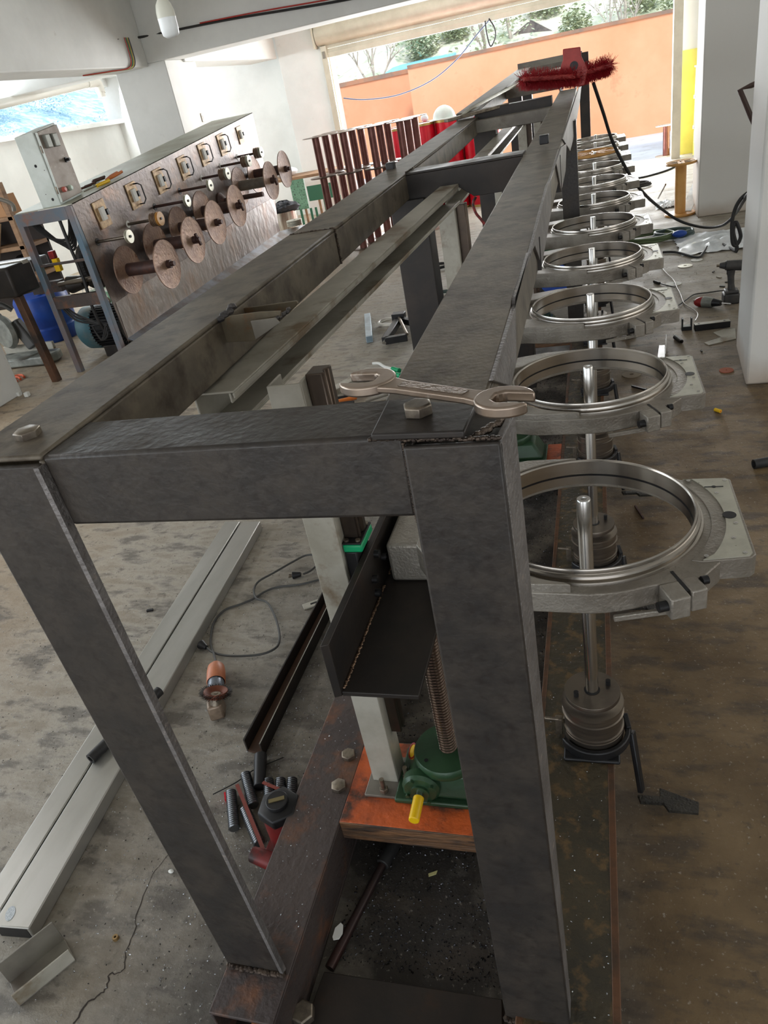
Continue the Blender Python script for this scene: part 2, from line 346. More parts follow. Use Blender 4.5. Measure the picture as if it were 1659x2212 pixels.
# ------------------------------------------------------------------ roller shutter
sh = thing('roller_shutter', 'cream roller shutter rolled up across the wide gateway', 'shutter', (-1.35, 12.6, 0))
coil = MB()
coil.lathe((-4.03, 12.55, 2.50), [(0.0, 0), (0.15, 0), (0.15, 5.35), (0.0, 5.35)], 28, (1, 0, 0)); coil.build('rolled_curtain', M_CREAM, sh, w=True)
slat = MB()
for k in range(4): slat.hexa([(-3.98, 12.52 - 0.012, 2.26 + k * 0.05), (1.16, 12.508, 2.26 + k * 0.05), (1.16, 12.54, 2.26 + k * 0.05), (-3.98, 12.54, 2.26 + k * 0.05), (-3.98, 12.52, 2.305 + k * 0.05), (1.16, 12.52, 2.305 + k * 0.05), (1.16, 12.54, 2.305 + k * 0.05), (-3.98, 12.54, 2.305 + k * 0.05)])
slat.build('curtain_slats', M_CREAM, sh, w=True, flat=True)
MB().box(-3.96, 1.15, 12.5, 12.56, 2.19, 2.26).build('bottom_rail', M_CREAM, sh, w=True, bevel=0.004)
hb = MB().box(-0.6, 4.2, 12.38, 12.42, 0, 0)
for x0, x1 in ((-3.99, -3.90), (1.05, 1.17)):
    g = MB().box(x0, x1, 12.48, 12.52, 0, 2.35).box(x0, x1, 12.58, 12.62, 0, 2.35).box(x0 if x0 < 0 else x1 - 0.02, x0 + 0.02 if x0 < 0 else x1, 12.5, 12.6, 0, 2.35)
    g.build('guide_rail', M_CREAM, sh, w=True)
MB().box(-4.07, -4.04, 12.4, 12.7, 2.33, 2.68).build('end_plate', M_CREAM, sh, w=True)
MB().box(-3.97, -3.93, 12.46, 12.54, 2.19, 2.28).build('corner_bracket', M_GALVD, sh, w=True)
# ------------------------------------------------------------------ outside
M_ORW = mat('orange_render_wall', (214, 148, 110), (224, 162, 126), 0.5, 0.85, c3=(192, 122, 88), scale3=2.2, lo3=0.6, hi3=0.8, world=True, bump=0.1, bscale=8)
M_COPE = mat('weathered_coping', (168, 120, 92), (130, 110, 96), 2, 0.85)
struct(MB().box(-3.58, 14, 16.6, 16.85, -0.1, 1.90), 'wall_yard', M_ORW)
struct(MB().box(-3.58, 14, 16.58, 16.87, 1.90, 1.96), 'trim_5', M_COPE)
struct(MB().box(-16, -3.58, 17.4, 17.65, -0.1, 1.84), 'wall_yard_side', M_ORW)
struct(MB().box(-16, -3.58, 17.38, 17.67, 1.84, 1.92), 'trim_6', M_COPE)
# hillside beyond the yard wall and beyond the left window
def hill_mesh(fn, nx, ny):
    vs = []; fs = []
    for j in range(ny + 1):
        for i in range(nx + 1): vs.append(fn(i / nx, j / ny))
    for j in range(ny):
        for i in range(nx): a = j * (nx + 1) + i; fs.append((a, a + 1, a + nx + 2, a + nx + 1))
    return MB().add(vs, fs)
rr = random.Random(3)
M_HILL = mat('scrubby_hillside', (200, 196, 176), (214, 206, 188), 0.6, 0.95, c3=(164, 170, 142), scale3=1.3, lo3=0.45, hi3=0.6, world=True)  # lightened towards grey tan to put haze into the colour
struct(hill_mesh(lambda u, v: (-13 + 60 * u - 8 * v, 22 + 60 * v, -0.3 + 24 * v ** 0.9 + 0.8 * math.sin(9 * u + 5 * v) * v + rr.uniform(-0.25, 0.25)), 60, 40), 'floor_hillside', M_HILL)
M_HILLB = mat('haze_tinted_wooded_hill', (160, 184, 200), (196, 212, 222), 0.5, 0.95, c3=(128, 160, 170), scale3=1.6, lo3=0.45, hi3=0.6, world=True)  # blue haze over the distant hill is put into the base colour
struct(hill_mesh(lambda u, v: (-24 - 40 * v, -10 + 110 * u, -1 + 17 * v ** 0.8 + 1.0 * math.sin(7 * u) * v + rr.uniform(-0.2, 0.2)), 50, 30), 'floor_hill_left', M_HILLB)
M_BARK = mat('pale_bare_bark', (186, 174, 160), (150, 140, 128), 6, 0.9)
M_LEAF = mat('olive_winter_leaves', (188, 190, 158), (160, 172, 140), 1.2, 0.9)  # olive paled to paint in the haze outside
M_LEAFB = mat('haze_tinted_leaves', (150, 178, 190), (196, 214, 224), 0.8, 0.9)  # same blue haze painted into the leaf colour
def bare_tree(seed, h=3.4):
    r = random.Random(seed); mb = MB()
    def br(p, d, l, rad, dep):
        q = p + d * l; mid = p + d * l * 0.5 + Vector((r.uniform(-1, 1), r.uniform(-1, 1), 0)) * l * 0.06
        mb.tube([p, mid, q], [rad, rad * 0.85, rad * 0.7], 4, cap=False)
        if dep == 0: return
        for k in range(3 if dep > 1 else 4):
            nd = (d + Vector((r.uniform(-1, 1), r.uniform(-1, 1), r.uniform(-0.2, 0.7))) * 0.75).normalized()
            br(q if k < 2 else p + d * l * 0.65, nd, l * r.uniform(0.55, 0.8), rad * 0.6, dep - 1)
    br(Vector((0, 0, 0)), Vector((0, 0, 1)), h * 0.36, 0.055, 4); return mb
def leaf_clump(seed, n, sc):
    r = random.Random(seed); mb = MB()
    for _ in range(n):
        d = Vector((r.gauss(0, 1), r.gauss(0, 1), r.gauss(0, 1))).normalized() * (r.random() ** 0.4)
        c = Vector((d.x * sc[0], d.y * sc[1], sc[2] + d.z * sc[2])); a = r.uniform(0, 6.28); s = r.uniform(0.022, 0.06)
        u = Vector((math.cos(a), math.sin(a), r.uniform(-0.6, 0.6))) * s; v = Vector((-math.sin(a), math.cos(a), r.uniform(-0.8, 0.8))) * s
        mb.add([c - u, c - v, c + u, c + v], [(0, 1, 2, 3)])
    return mb
protos = []
for k in range(3):
    t = thing('bare_tree', 'x', 'tree', (0, 0, 0), 'bare trees on the hillside beyond the yard wall'); bare_tree(20 + k).build('branches', M_BARK, t)
    leaf_clump(40 + k, 420, (1.0, 1.0, 0.9)).build('leaves', M_LEAF, t, loc=(0, 0, 1.1), flat=True); protos.append(t)
def hz(x, y):
    v = max(0, (y - 22) / 60); return -0.3 + 24 * v ** 0.9
spots = []
for k in range(16):
    y = 23.5 + (k % 4) * 3.2 + rr.uniform(-0.8, 0.8); x = -9.5 + 0.85 * k * 1.0 + rr.uniform(-0.4, 0.4) + (y - 23) * (-0.12); spots.append((x, y))
for k, (x, y) in enumerate(spots):
    o = protos[k] if k < 3 else copy_tree(protos[k % 3])
    o.location = (x, y, hz(x, y) - 0.1); o.rotation_euler = (0, 0, rr.uniform(0, 6)); s = rr.uniform(0.8, 1.25); o.scale = (s, s, s)
    o['label'] = 'bare winter tree with olive leaves on the hillside beyond the orange yard wall'; o['group'] = 'bare trees on the hillside beyond the yard wall'
bp = None
for k in range(14):
    y = 23 + rr.uniform(0, 5); x = -10 + k * 0.95
    if bp is None: bp = leaf_clump(77, 1100, (0.62, 0.5, 0.5)).build('shrub', M_LEAF, flat=True); o = bp
    else: o = bp.copy(); COL.objects.link(o)
    o.location = (x, y, hz(x, y) - 0.2); o.rotation_euler = (0, 0, rr.uniform(0, 6))
    o['label'] = 'leafy olive shrub on the slope behind the orange yard wall'; o['category'] = 'shrub'; o['group'] = 'shrubs on the slope behind the yard wall'
bt = None
for k in range(22):
    x = -27 - (k % 3) * 4 - rr.uniform(0, 2); y = 15 + k * 1.6
    if bt is None: bt = leaf_clump(99, 1500, (1.5, 1.5, 1.4)).build('round_tree', M_LEAFB, flat=True); o = bt
    else: o = bt.copy(); COL.objects.link(o)
    v = (-x - 24) / 40; o.location = (x, y, -1 + 17 * max(v, 0) ** 0.8 - 0.6); o.rotation_euler = (0, 0, rr.uniform(0, 6))
    o['label'] = 'pale haze tinted tree on the wooded hill outside the left ribbon window'; o['category'] = 'tree'; o['group'] = 'trees on the hill outside the left window'
# small houses on the hillside
h1 = thing('hillside_house', 'distant grey pitched house roof among trees above the orange wall', 'house', (2.3, 31.0, 3.0))
M_ROOF = mat('grey_tile_roof', (96, 88, 86), (120, 110, 104), 5, 0.8); M_ROOFB = mat('blue_sheet_roof', (110, 170, 190), (130, 186, 200), 4, 0.6)
c = U(1140, 88, y=28.0)
h1.location = (c.x, 28.0, c.z - 1.6); h1['_o'] = tuple(h1.location)
MB().box(-1.4, 1.4, -0.8, 0.8, 0, 1.2).build('wall', M_COPE, h1)
MB().prism([(-1.7, 1.15), (1.7, 1.15), (0.2, 2.1)], -1.0, 1.0, ((0, 0, 0), (1, 0, 0), (0, 0, 1), (0, -1, 0))).build('roof', M_ROOF, h1)
c = U(905, 128, y=26.0)
h2 = thing('hillside_shed', 'distant low shed with a pale blue sheet roof behind the orange wall', 'shed', (c.x, 26.0, c.z - 1.2))
MB().box(-0.9, 0.9, -0.5, 0.5, 0, 0.96).build('wall', M_COPE, h2)
MB().hexa([(-1.0, -0.8, 0.95), (1.1, -0.8, 1.0), (1.1, 0.8, 1.15), (-1.0, 0.8, 1.1), (-1.0, -0.8, 1.0), (1.1, -0.8, 1.05), (1.1, 0.8, 1.22), (-1.0, 0.8, 1.17)]).build('roof', M_ROOFB, h2)
# ------------------------------------------------------------------ main welded frame
fr = thing('machine_frame', 'long welded dark steel box frame with bolted rails running away from the camera', 'machine frame', (-0.4, 0.65, 0.15))
def interp(tab, y):
    for (a, p), (b, q) in zip(tab, tab[1:]):
        if y <= b: return p + (q - p) * (y - a) / (b - a)
    return tab[-1][1]
ZT = [(0.5, 1.298), (0.65, 1.300), (2.85, 1.337), (5.05, 1.368)]
XI = [(0.5, -0.650), (0.65, -0.650), (2.85, -0.662), (5.05, -0.69)]
def rail(mb, ys, xl, xr, zt, h, t=0.008):
    """downward open channel: top web and two flanges along the given stations"""
    for y0, y1 in zip(ys, ys[1:]):
        a, b, c, d = xl(y0), xr(y0), xl(y1), xr(y1); z0, z1 = zt(y0), zt(y1)
        mb.hexa([(a, y0, z0 - t), (b, y0, z0 - t), (d, y1, z1 - t), (c, y1, z1 - t), (a, y0, z0), (b, y0, z0), (d, y1, z1), (c, y1, z1)])
        for u0, u1, w0, w1 in ((a, a + t, c, c + t), (b - t, b, d - t, d)):
            mb.hexa([(u0, y0, z0 - h), (u1, y0, z0 - h), (w1, y1, z1 - h), (w0, y1, z1 - h), (u0, y0, z0 - t), (u1, y0, z0 - t), (w1, y1, z1 - t), (w0, y1, z1 - t)])
    return mb
zt = lambda y: interp(ZT, y); xi = lambda y: interp(XI, y)
rail(MB(), [0.648, 1.885], lambda y: xi(y) - 0.13, xi, zt, 0.092).build('long_rail', M_RAIL, fr, w=True, bevel=0.003)
rail(MB(), [1.892, 2.85, 5.05], lambda y: xi(y) - 0.128, lambda y: xi(y) - 0.002, lambda y: zt(y) - 0.001, 0.09).build('long_rail', M_RAIL, fr, w=True, bevel=0.003)
ZR = [(0.5, 1.290), (0.72, 1.290), (2.85, 1.325), (5.4, 1.366), (6.2, 1.379)]
zr = lambda y: interp(ZR, y)
rail(MB(), [0.735, 2.85, 5.4, 6.2], lambda y: -0.246, lambda y: -0.125, zr, 0.085).build('long_rail', M_RAIL, fr, w=True, bevel=0.003)
# welds where rails are spliced
def weld(mb, p, q, r, seed=1, n=26):
    r_ = random.Random(seed); p = Vector(p); q = Vector(q)
    for k in range(n):
        c = p.lerp(q, (k + 0.5) / n) + Vector((r_.uniform(-1, 1), r_.uniform(-1, 1), r_.uniform(-1, 1))) * r * 0.3
        mb.sphere(c, r * r_.uniform(0.8, 1.3), 6, 4, (1, 1, 0.7))
    return mb
wl = MB(); weld(wl, (xi(1.888) - 0.128, 1.888, zt(1.888)), (xi(1.888), 1.888, zt(1.888)), 0.0035, 2, 34)
weld(wl, (xi(1.888) + 0.001, 1.888, zt(1.888)), (xi(1.888) + 0.001, 1.888, zt(1.888) - 0.09), 0.0035, 3, 24)
weld(wl, (xi(2.93), 2.80, zt(2.85)), (xi(2.93), 2.92, zt(2.85)), 0.003, 4, 20)
wl.build('splice_weld', M_WELD, fr, w=True)
# front cross beam
MB().box(-0.652, -0.197, 0.650, 0.752, 1.198, 1.297).build('front_crossbeam', M_MILL, fr, w=True, bevel=0.005)
# front posts
pl = MB(); pl.hexa([(-0.757, 0.640, 0.15), (-0.633, 0.640, 0.15), (-0.633, 0.648, 0.15), (-0.757, 0.648, 0.15), (-0.782, 0.640, 1.290), (-0.652, 0.640, 1.290), (-0.652, 0.649, 1.290), (-0.782, 0.649, 1.290)])
pl.hexa([(-0.757, 0.648, 0.15), (-0.749, 0.648, 0.15), (-0.749, 0.72, 0.15), (-0.757, 0.72, 0.15), (-0.782, 0.648, 1.290), (-0.774, 0.648, 1.290), (-0.774, 0.72, 1.290), (-0.782, 0.72, 1.290)])
pl.build('front_post', M_MILL, fr, w=True, bevel=0.003)
pr = MB().hexa([(-0.197, 0.638, 0.13), (-0.083, 0.638, 0.13), (-0.083, 0.646, 0.13), (-0.197, 0.646, 0.13), (-0.197, 0.640, 1.288), (-0.097, 0.640, 1.288), (-0.097, 0.648, 1.288), (-0.197, 0.648, 1.288)])
pr.hexa([(-0.197, 0.646, 0.13), (-0.189, 0.646, 0.13), (-0.189, 0.70, 0.13), (-0.197, 0.70, 0.13), (-0.197, 0.648, 1.288), (-0.189, 0.648, 1.288), (-0.189, 0.70, 1.288), (-0.197, 0.70, 1.288)])
pr.build('front_post', M_MILL, fr, w=True, bevel=0.003)
MB().hexa([(-0.091, 0.646, 0.13), (-0.083, 0.646, 0.13), (-0.083, 0.682, 0.13), (-0.091, 0.682, 0.13), (-0.104, 0.648, 1.288), (-0.097, 0.648, 1.288), (-0.088, 0.700, 1.292), (-0.096, 0.700, 1.292)]).build('post_side_flange', M_LIGHTST, fr, w=True, bevel=0.002)  # paler steel paints in the light falling on this side of the post
eb = MB(); eb.hexa([(-0.638, 0.637, 0.152), (-0.631, 0.637, 0.152), (-0.631, 0.650, 0.152), (-0.638, 0.650, 0.152), (-0.658, 0.637, 1.288), (-0.650, 0.637, 1.288), (-0.650, 0.651, 1.288), (-0.658, 0.651, 1.288)])
eb.build('post_edge', M_LIGHTST, fr, w=True)
# corner cap on the right post: plate, cavity and burnt weld
cp = [U(800, 938, z=1.304), U(1003, 931, z=1.304), U(1030, 872, z=1.304), U(838, 862, z=1.304)]
MB().prism([(p.x, p.y) for p in cp], 1.296, 1.304).build('corner_plate', M_MILLD, fr, w=True, bevel=0.002)
MB().box(-0.197, -0.097, 0.648, 0.735, 1.274, 1.282).build('cap_web', M_MILLD, fr, w=True)
wl = MB(); weld(wl, (-0.197, 0.646, 1.294), (-0.099, 0.646, 1.290), 0.0028, 7, 50); weld(wl, (-0.125, 0.66, 1.286), (-0.10, 0.69, 1.29), 0.0045, 8, 12); weld(wl, (-0.232, 0.646, 1.297), (-0.197, 0.646, 1.296), 0.0028, 9, 22)
wl.build('corner_weld', M_WELD, fr, w=True)
wl = MB(); weld(wl, (-0.755, 0.637, 0.153), (-0.633, 0.637, 0.153), 0.006, 10, 34); wl.build('foot_weld', M_WELD, fr, w=True); wl = MB(); weld(wl, (-0.197, 0.636, 0.14), (-0.083, 0.636, 0.14), 0.007, 11, 20); weld(wl, (-0.082, 0.64, 0.14), (-0.082, 0.69, 0.14), 0.007, 12, 10)
wl.build('foot_weld', M_WELD, fr, w=True)
# weld line at post to crossbeam joint
wl = MB(); weld(wl, (-0.197, 0.646, 1.29), (-0.197, 0.646, 1.195), 0.0018, 13, 60); wl.build('joint_weld', M_WELD, fr, w=True)
# second and third cross beams, channels standing on edge
c2 = [(-0.660, 1.332), (-0.246, 1.330)]
MB().box(-0.664, -0.244, 2.80, 2.93, 1.326, 1.334).build('crossbeam_top', M_MILL, fr, w=True, bevel=0.002)
wq = [U(a, b, y=2.80) for a, b in ((826, 452), (903, 445), (962, 438), (986, 402), (1003, 411), (1024, 424), (1092, 413))]
MB().prism([(p.x, p.z) for p in wq] + [(-0.244, wq[-1].z), (-0.244, 1.326), (-0.664, 1.326)], 0, 0.007, ((0, 2.807, 0), (1, 0, 0), (0, 0, 1), (0, -1, 0))).build('crossbeam_web', M_MILLD, fr, w=True, bevel=0.0015)
MB().box(-0.70, -0.244, 4.92, 5.02, 1.285, 1.352).build('crossbeam', M_GALVD, fr, w=True, bevel=0.003)
MB().box(-0.715, -0.25, 5.06, 5.20, 1.345, 1.402).build('crossbeam', M_MILLD, fr, w=True, bevel=0.003)
# second frame section behind, a little higher
zs = lambda y: 1.402 + (y - 5.05) * (1.553 - 1.402) / 4.3
rail(MB(), [5.06, 9.3], lambda y: -0.83 + 0.03 * (y - 5) / 4.3, lambda y: -0.70 + 0.05 * (y - 5) / 4.3, zs, 0.09).build('long_rail', M_RAIL, fr, w=True, bevel=0.003)
rail(MB(), [6.25, 9.3], lambda y: -0.25, lambda y: -0.135, lambda y: zs(y) - 0.01, 0.09).build('long_rail', M_RAIL, fr, w=True, bevel=0.003)
for y in (6.7, 8.0, 9.2):
    MB().box(-0.70, -0.25, y, y + 0.11, zs(y) - 0.085, zs(y) - 0.004).build('crossbeam', M_GALVD, fr, w=True, bevel=0.003)
MB().box(-0.80, -0.12, 9.32, 9.40, 1.53, 1.60).build('end_crossbeam', M_GALVD, fr, w=True, bevel=0.003)
# standing posts of the frame
def post(x0, x1, y0, y1, z0, z1, m=M_MILLD):
    t = 0.009
    mb = MB().box(x0, x1, y0, y0 + t, z0, z1).box(x0, x0 + t, y0 + t, y1, z0, z1).box(x1 - t, x1, y0 + t, y1, z0, z1)
    mb.build('post', m, fr, w=True, bevel=0.002)
post(-0.735, -0.605, 2.78, 2.90, 0.15, 1.245)
post(-0.197, -0.105, 4.62, 4.74, 0.15, 1.28, M_MILL)
post(-0.42, -0.33, 3.60, 3.70, 0.15, 1.20)
post(-0.74, -0.60, 5.10, 5.22, 0.15, 1.31)
post(-0.74, -0.62, 7.4, 7.5, 0.15, 1.40)
post(-0.155, -0.055, 8.9, 9.0, 0.15, 1.585)
post(-0.76, -0.66, 9.2, 9.3, 0.15, 1.50)
# plates hanging along the outer flange of the right rail
def hang(pts, x=-0.119, th=0.006, m=M_LIGHTST):
    q = [U(a, b, x=x) for a, b in pts]
    MB().prism([(p.y, p.z) for p in q], 0, th, ((x, 0, 0), (0, 1, 0), (0, 0, 1), (-1, 0, 0))).build('side_gusset', m, fr, w=True, bevel=0.001)
hang([(1066, 822), (1104, 834), (1116, 781), (1114, 642), (1131, 590), (1150, 548), (1143, 545), (1112, 665)])
hang([(1142, 562), (1156, 530), (1171, 574), (1190, 462), (1191, 385), (1183, 400)])
hang([(1189, 388), (1202, 353), (1213, 414), (1222, 369), (1224, 310), (1213, 318)])
hang([(1216, 300), (1232, 326), (1238, 303), (1252, 225), (1256, 186), (1251, 188)])
for a, b in (((1156, 532), (1164, 577)), ((1202, 354), (1210, 412))):
    p = U(a[0], a[1], x=-0.125); q = U(b[0], b[1], x=-0.125)
    MB().box(-0.165, -0.117, q.y - 0.03, q.y - 0.02, q.z, p.z + 0.01).build('rib_plate', M_MILLD, fr, w=True)
# foot pad under the left post and the pale ground corner
def hexb(name, c, r, h, m, label, group=None, ax=(0, 0, 1), washer=True):
    t = thing(name, label, 'bolt', c, group)
    MB().hexbolt((0, 0, 0.004 if washer else 0), r, h, ax).build('hex_head', m, t, bevel=0.0008)
    if washer: MB().cyl((0, 0, 0), Vector(ax) * 0.004, r * 1.25, n=24).build('washer', m, t)
    return t
c = U(56, 928, z=1.31); hexb('hex_bolt', (c.x, c.y, 1.300), 0.0175, 0.011, M_BOLT, 'grey hex bolt head standing on the left front corner of the frame', washer=False)
c = U(901, 872, z=1.315); hexb('hex_bolt', (c.x, c.y, 1.304), 0.0165, 0.012, M_BOLT, 'tan hex bolt head on the right front corner plate beside the wrench', washer=False)
c = U(752, 1628, z=0.16); hexb('hex_bolt', (c.x, c.y, 0.150), 0.019, 0.013, M_BOLT, 'hex bolt on the left base beam, the farther of two by the orange channel', washer=False)
c = U(731, 1695, z=0.16); hexb('hex_bolt', (c.x, c.y, 0.150), 0.020, 0.013, M_BOLT, 'hex bolt on the left base beam, the nearer of two by the orange channel', washer=False)
c = U(634, 2182, z=0.06); hexb('hex_bolt', (c.x + 0.02, c.y, 0.045), 0.024, 0.02, M_BOLT, 'large worn hex bolt beside the foot of the left front post', washer=False)
for px, py, z, l in ((845, 366, 1.336, 'small square bolt head standing on the left rail before the second crossbeam'), (1176, 308, 1.343, 'dark square bolt head standing on the right rail beyond its middle')):
    c = U(px, py, z=z); solo(MB().box(c.x - 0.016, c.x + 0.016, c.y - 0.02, c.y + 0.02, z - 0.004, z + 0.026), 'square_bolt', M_BLACK, l, 'bolt', bevel=0.003)
# ------------------------------------------------------------------ base beams on the floor
bl = thing('base_beam', 'rust brown steel base beam on the floor under the left side of the frame', 'steel beam', (-0.69, 0.3, 0))
MB().box(-0.757, -0.622, 0.55, 9.4, 0.141, 0.150).box(-0.757, -0.622, 0.55, 9.4, 0, 0.009).box(-0.628, -0.622, 0.55, 9.4, 0.009, 0.141).box(-0.757, -0.751, 0.55, 9.4, 0.009, 0.141).build('beam_body', M_RUSTM, bl, w=True, bevel=0.002)
fp = [U(548, 2140, z=0.04), U(612, 2150, z=0.04)]
MB().box(-0.76, -0.64, 0.50, 0.63, 0.0, 0.03).build('end_plate', M_MILLD, bl, w=True, bevel=0.003)
wood = MB().prism([(-0.69, 0.63), (-0.628, 0.63), (-0.622, 0.55), (-0.66, 0.53)], 0.03, 0.145); wood.build('burnt_end', mat('heat_tinted_steel', (150, 98, 66), (110, 76, 56), 8, 0.5, 0.4), bl, w=True)
br = thing('base_beam', 'oily brown steel base beam on the floor carrying the row of upright shafts', 'steel beam', (-0.09, 0.3, 0))
M_OILY = mat('oil_soaked_steel', (74, 66, 50), (58, 54, 44), 9, 0.5, 0.3, c3=(104, 84, 56), scale3=26, lo3=0.52, hi3=0.64, bump=0.5, bscale=60)
MB().box(-0.165, -0.012, 0.45, 9.4, 0.141, 0.150).build('beam_top', M_OILY, br, w=True)
MB().box(-0.178, -0.165, 0.45, 9.4, 0.0, 0.1515).box(-0.012, 0.003, 0.45, 9.4, 0.0, 0.1515).build('beam_flanges', mat('rust_orange_edge', (100, 68, 46), (74, 56, 42), 14, 0.55, 0.3, bump=0.4), br, w=True, bevel=0.002)
q = [U(700, 2098, z=0.03), U(1085, 2158, z=0.03)]
fb = MB().hexa([(-0.62, 0.45, 0), (-0.19, 0.45, 0), (q[1].x, q[1].y, 0), (q[0].x, q[0].y, 0), (-0.62, 0.45, 0.03), (-0.19, 0.45, 0.03), (q[1].x, q[1].y, 0.03), (q[0].x, q[0].y, 0.03)])
solo(fb, 'front_floor_plate', M_MILLD, 'flat dark steel plate on the floor between the feet of the front posts', 'steel plate', bevel=0.002)
# ------------------------------------------------------------------ lift angle (L beam) with bolts and welds
lb = thing('lift_angle_beam', 'dark welded L shaped steel beam hanging behind the front crossbeam', 'steel beam', (-0.39, 0.868, 0.690))
MB().box(-0.460, -0.318, 0.868, 9.0, 0.690, 0.700).build('shelf_plate', M_MILLD, lb, w=True, bevel=0.0015)
MB().hexa([(-0.474, 0.862, 0.690), (-0.460, 0.868, 0.690), (-0.460, 9.0, 0.690), (-0.474, 9.0, 0.690), (-0.474, 0.862, 0.812), (-0.460, 0.868, 0.812), (-0.460, 9.0, 0.812), (-0.474, 9.0, 0.812)]).build('upright_plate', M_MILLD, lb, w=True, bevel=0.0015)
wm_ = mat('bright_weld', (128, 104, 84), (84, 66, 52), 80, 0.35, 0.8)
weld(MB(), (-0.457, 0.875, 0.702), (-0.457, 1.18, 0.702), 0.003, 21, 80).build('weld_seam', wm_, lb, w=True)
weld(MB(), (-0.457, 1.22, 0.702), (-0.457, 1.75, 0.702), 0.0025, 22, 90).build('weld_seam', wm_, lb, w=True)
for y, z in ((1.13, 0.755), (1.17, 0.790), (1.21, 0.755), (1.13, 0.720)):
    MB().cyl((-0.460, y, z), (-0.449, y, z), 0.0085, n=16).cyl((-0.4495, y, z), (-0.4485, y, z), 0.004, n=6).build('socket_bolt', M_BLACK, lb, w=True)
# ------------------------------------------------------------------ carriage columns: galvanised post, guide rail, green capped slide block, bracket
def column(y, nme, zt_=1.138):
    t = thing('carriage_column', nme, 'guide column', (-0.53, y, 0.15), 'galvanised guide columns between the frame rails')
    x0, x1 = -0.566, -0.502
    mb = MB().box(x0, x1, y - 0.002, y + 0.004, 0.158, zt_).box(x0, x0 + 0.005, y + 0.004, y + 0.06, 0.158, zt_).box(x1 - 0.005, x1, y + 0.004, y + 0.06, 0.158, zt_)
    mb.build('post', M_GALV, t, w=True, bevel=0.002)
    g = MB().prism([(-0.5015, y + 0.030), (-0.478, y + 0.030), (-0.476, y + 0.036), (-0.481, y + 0.042), (-0.476, y + 0.048), (-0.476, y + 0.066), (-0.5015, y + 0.066)], 0.30, 0.655)
    g.build('guide_rail', mat('dark_guide_rail', (92, 80, 70), (70, 62, 56), 5, 0.3, 0.8), t, w=True, bevel=0.001)
    MB().box(x0 - 0.012, x1 + 0.035, y - 0.045, y + 0.075, 0.150, 0.158).build('foot_plate', M_GALVD, t, w=True, bevel=0.002)
    for bx, by in ((x0 + 0.035, y - 0.03), (x1 + 0.02, y + 0.01)):
        MB().hexbolt((bx, by, 0.158), 0.011, 0.012).cyl((bx, by, 0.158), (bx, by, 0.20), 0.006, n=12).build('anchor_bolt', M_BOLT, t, w=True)
    b = MB().box(-0.501, -0.4755, y + 0.010, y + 0.088, 0.66, 0.832)
    b.build('slide_block', M_BLACK, t, w=True, bevel=0.003)
    c = MB().box(-0.5015, -0.4615, y + 0.008, y + 0.090, 0.832, 0.850); c.build('green_end_cap', M_GRBR, t, w=True, bevel=0.004)
    MB().box(-0.5010, -0.4625, y + 0.009, y + 0.089, 0.850, 0.854).build('seal_plate', M_BLACK, t, w=True, bevel=0.001)
    for bx, by in ((-0.494, y + 0.018), (-0.470, y + 0.080), (-0.470, y + 0.018)): MB().cyl((bx, by, 0.854), (bx, by, 0.858), 0.005, n=12).build('cap_screw', M_BOLT, t, w=True)
    MB().prism([(-0.5015, y + 0.028), (-0.470, y + 0.028), (-0.466, y + 0.034), (-0.472, y + 0.040), (-0.472, y + 0.050), (-0.466, y + 0.056), (-0.466, y + 0.072), (-0.5015, y + 0.072)], 0.854, zt_ + (0.005 if y < 2 else 0)).build('upper_guide', mat('dark_guide_rail', (0, 0, 0)), t, w=True, bevel=0.002)
    return t
CY0 = [1.105, 2.80, 4.5, 6.2, 7.9]
names = ['galvanised guide column right behind the front crossbeam, bolted beside the green gearbox', 'galvanised guide column under the far end of the middle channel', 'galvanised guide column beyond the second crossbeam', 'galvanised guide column fourth from the camera inside the frame', 'galvanised guide column farthest from the camera inside the frame']
for y, nme, z_ in zip(CY0, names, (1.195, 1.198, 1.175, 1.21, 1.25)): column(y, nme, z_)
# ------------------------------------------------------------------ loose galvanised channels over the columns
def cchan(a, b, w, h, m, name, label, w2=None):
    a = Vector(a); b = Vector(b); t = 0.004; w2 = w2 or w   # a, b: top left edge points
    mb = MB()
    def seg(f0, f1, z0, z1, o0=0.0, o1=0.0): mb.hexa([(a.x + w * f0 + o0, a.y, a.z + z0), (a.x + w * f1 + o1, a.y, a.z + z0), (b.x + w2 * f1 + o1, b.y, b.z + z0), (b.x + w2 * f0 + o0, b.y, b.z + z0), (a.x + w * f0 + o0, a.y, a.z + z1), (a.x + w * f1 + o1, a.y, a.z + z1), (b.x + w2 * f1 + o1, b.y, b.z + z1), (b.x + w2 * f0 + o0, b.y, b.z + z1)])
    seg(0, 1, -t, 0); seg(0, 0, -h, -t, 0, t); seg(0, 1, -h, -h + t); seg(1, 1, -0.014, -t, -t, 0); seg(1, 1, -h + t, -h + 0.011, -t, 0)
    seg(0.86, 0.86, -0.022, -t, 0, t)
    return solo(mb, name, m, label, 'steel channel', bevel=0.0012)
A = U(415, 852, y=1.06); B = U(950, 403, y=2.79)
cchan((A.x, 1.06, A.z), (B.x, 2.79, B.z), 0.081, 0.066, M_GALV, 'galvanised_channel', 'long galvanised channel lying inside the frame between the two rails', 0.068)
cchan((-0.60, 3.15, 1.225), (-0.585, 6.4, 1.27), 0.07, 0.07, M_GALV, 'galvanised_channel', 'galvanised channel lying beyond the second crossbeam inside the frame')
sa = thing('spacer_bracket', 'tan galvanised spacer bracket joining the left rail to the middle channel', 'bracket', (-0.62, 1.17, 1.25))
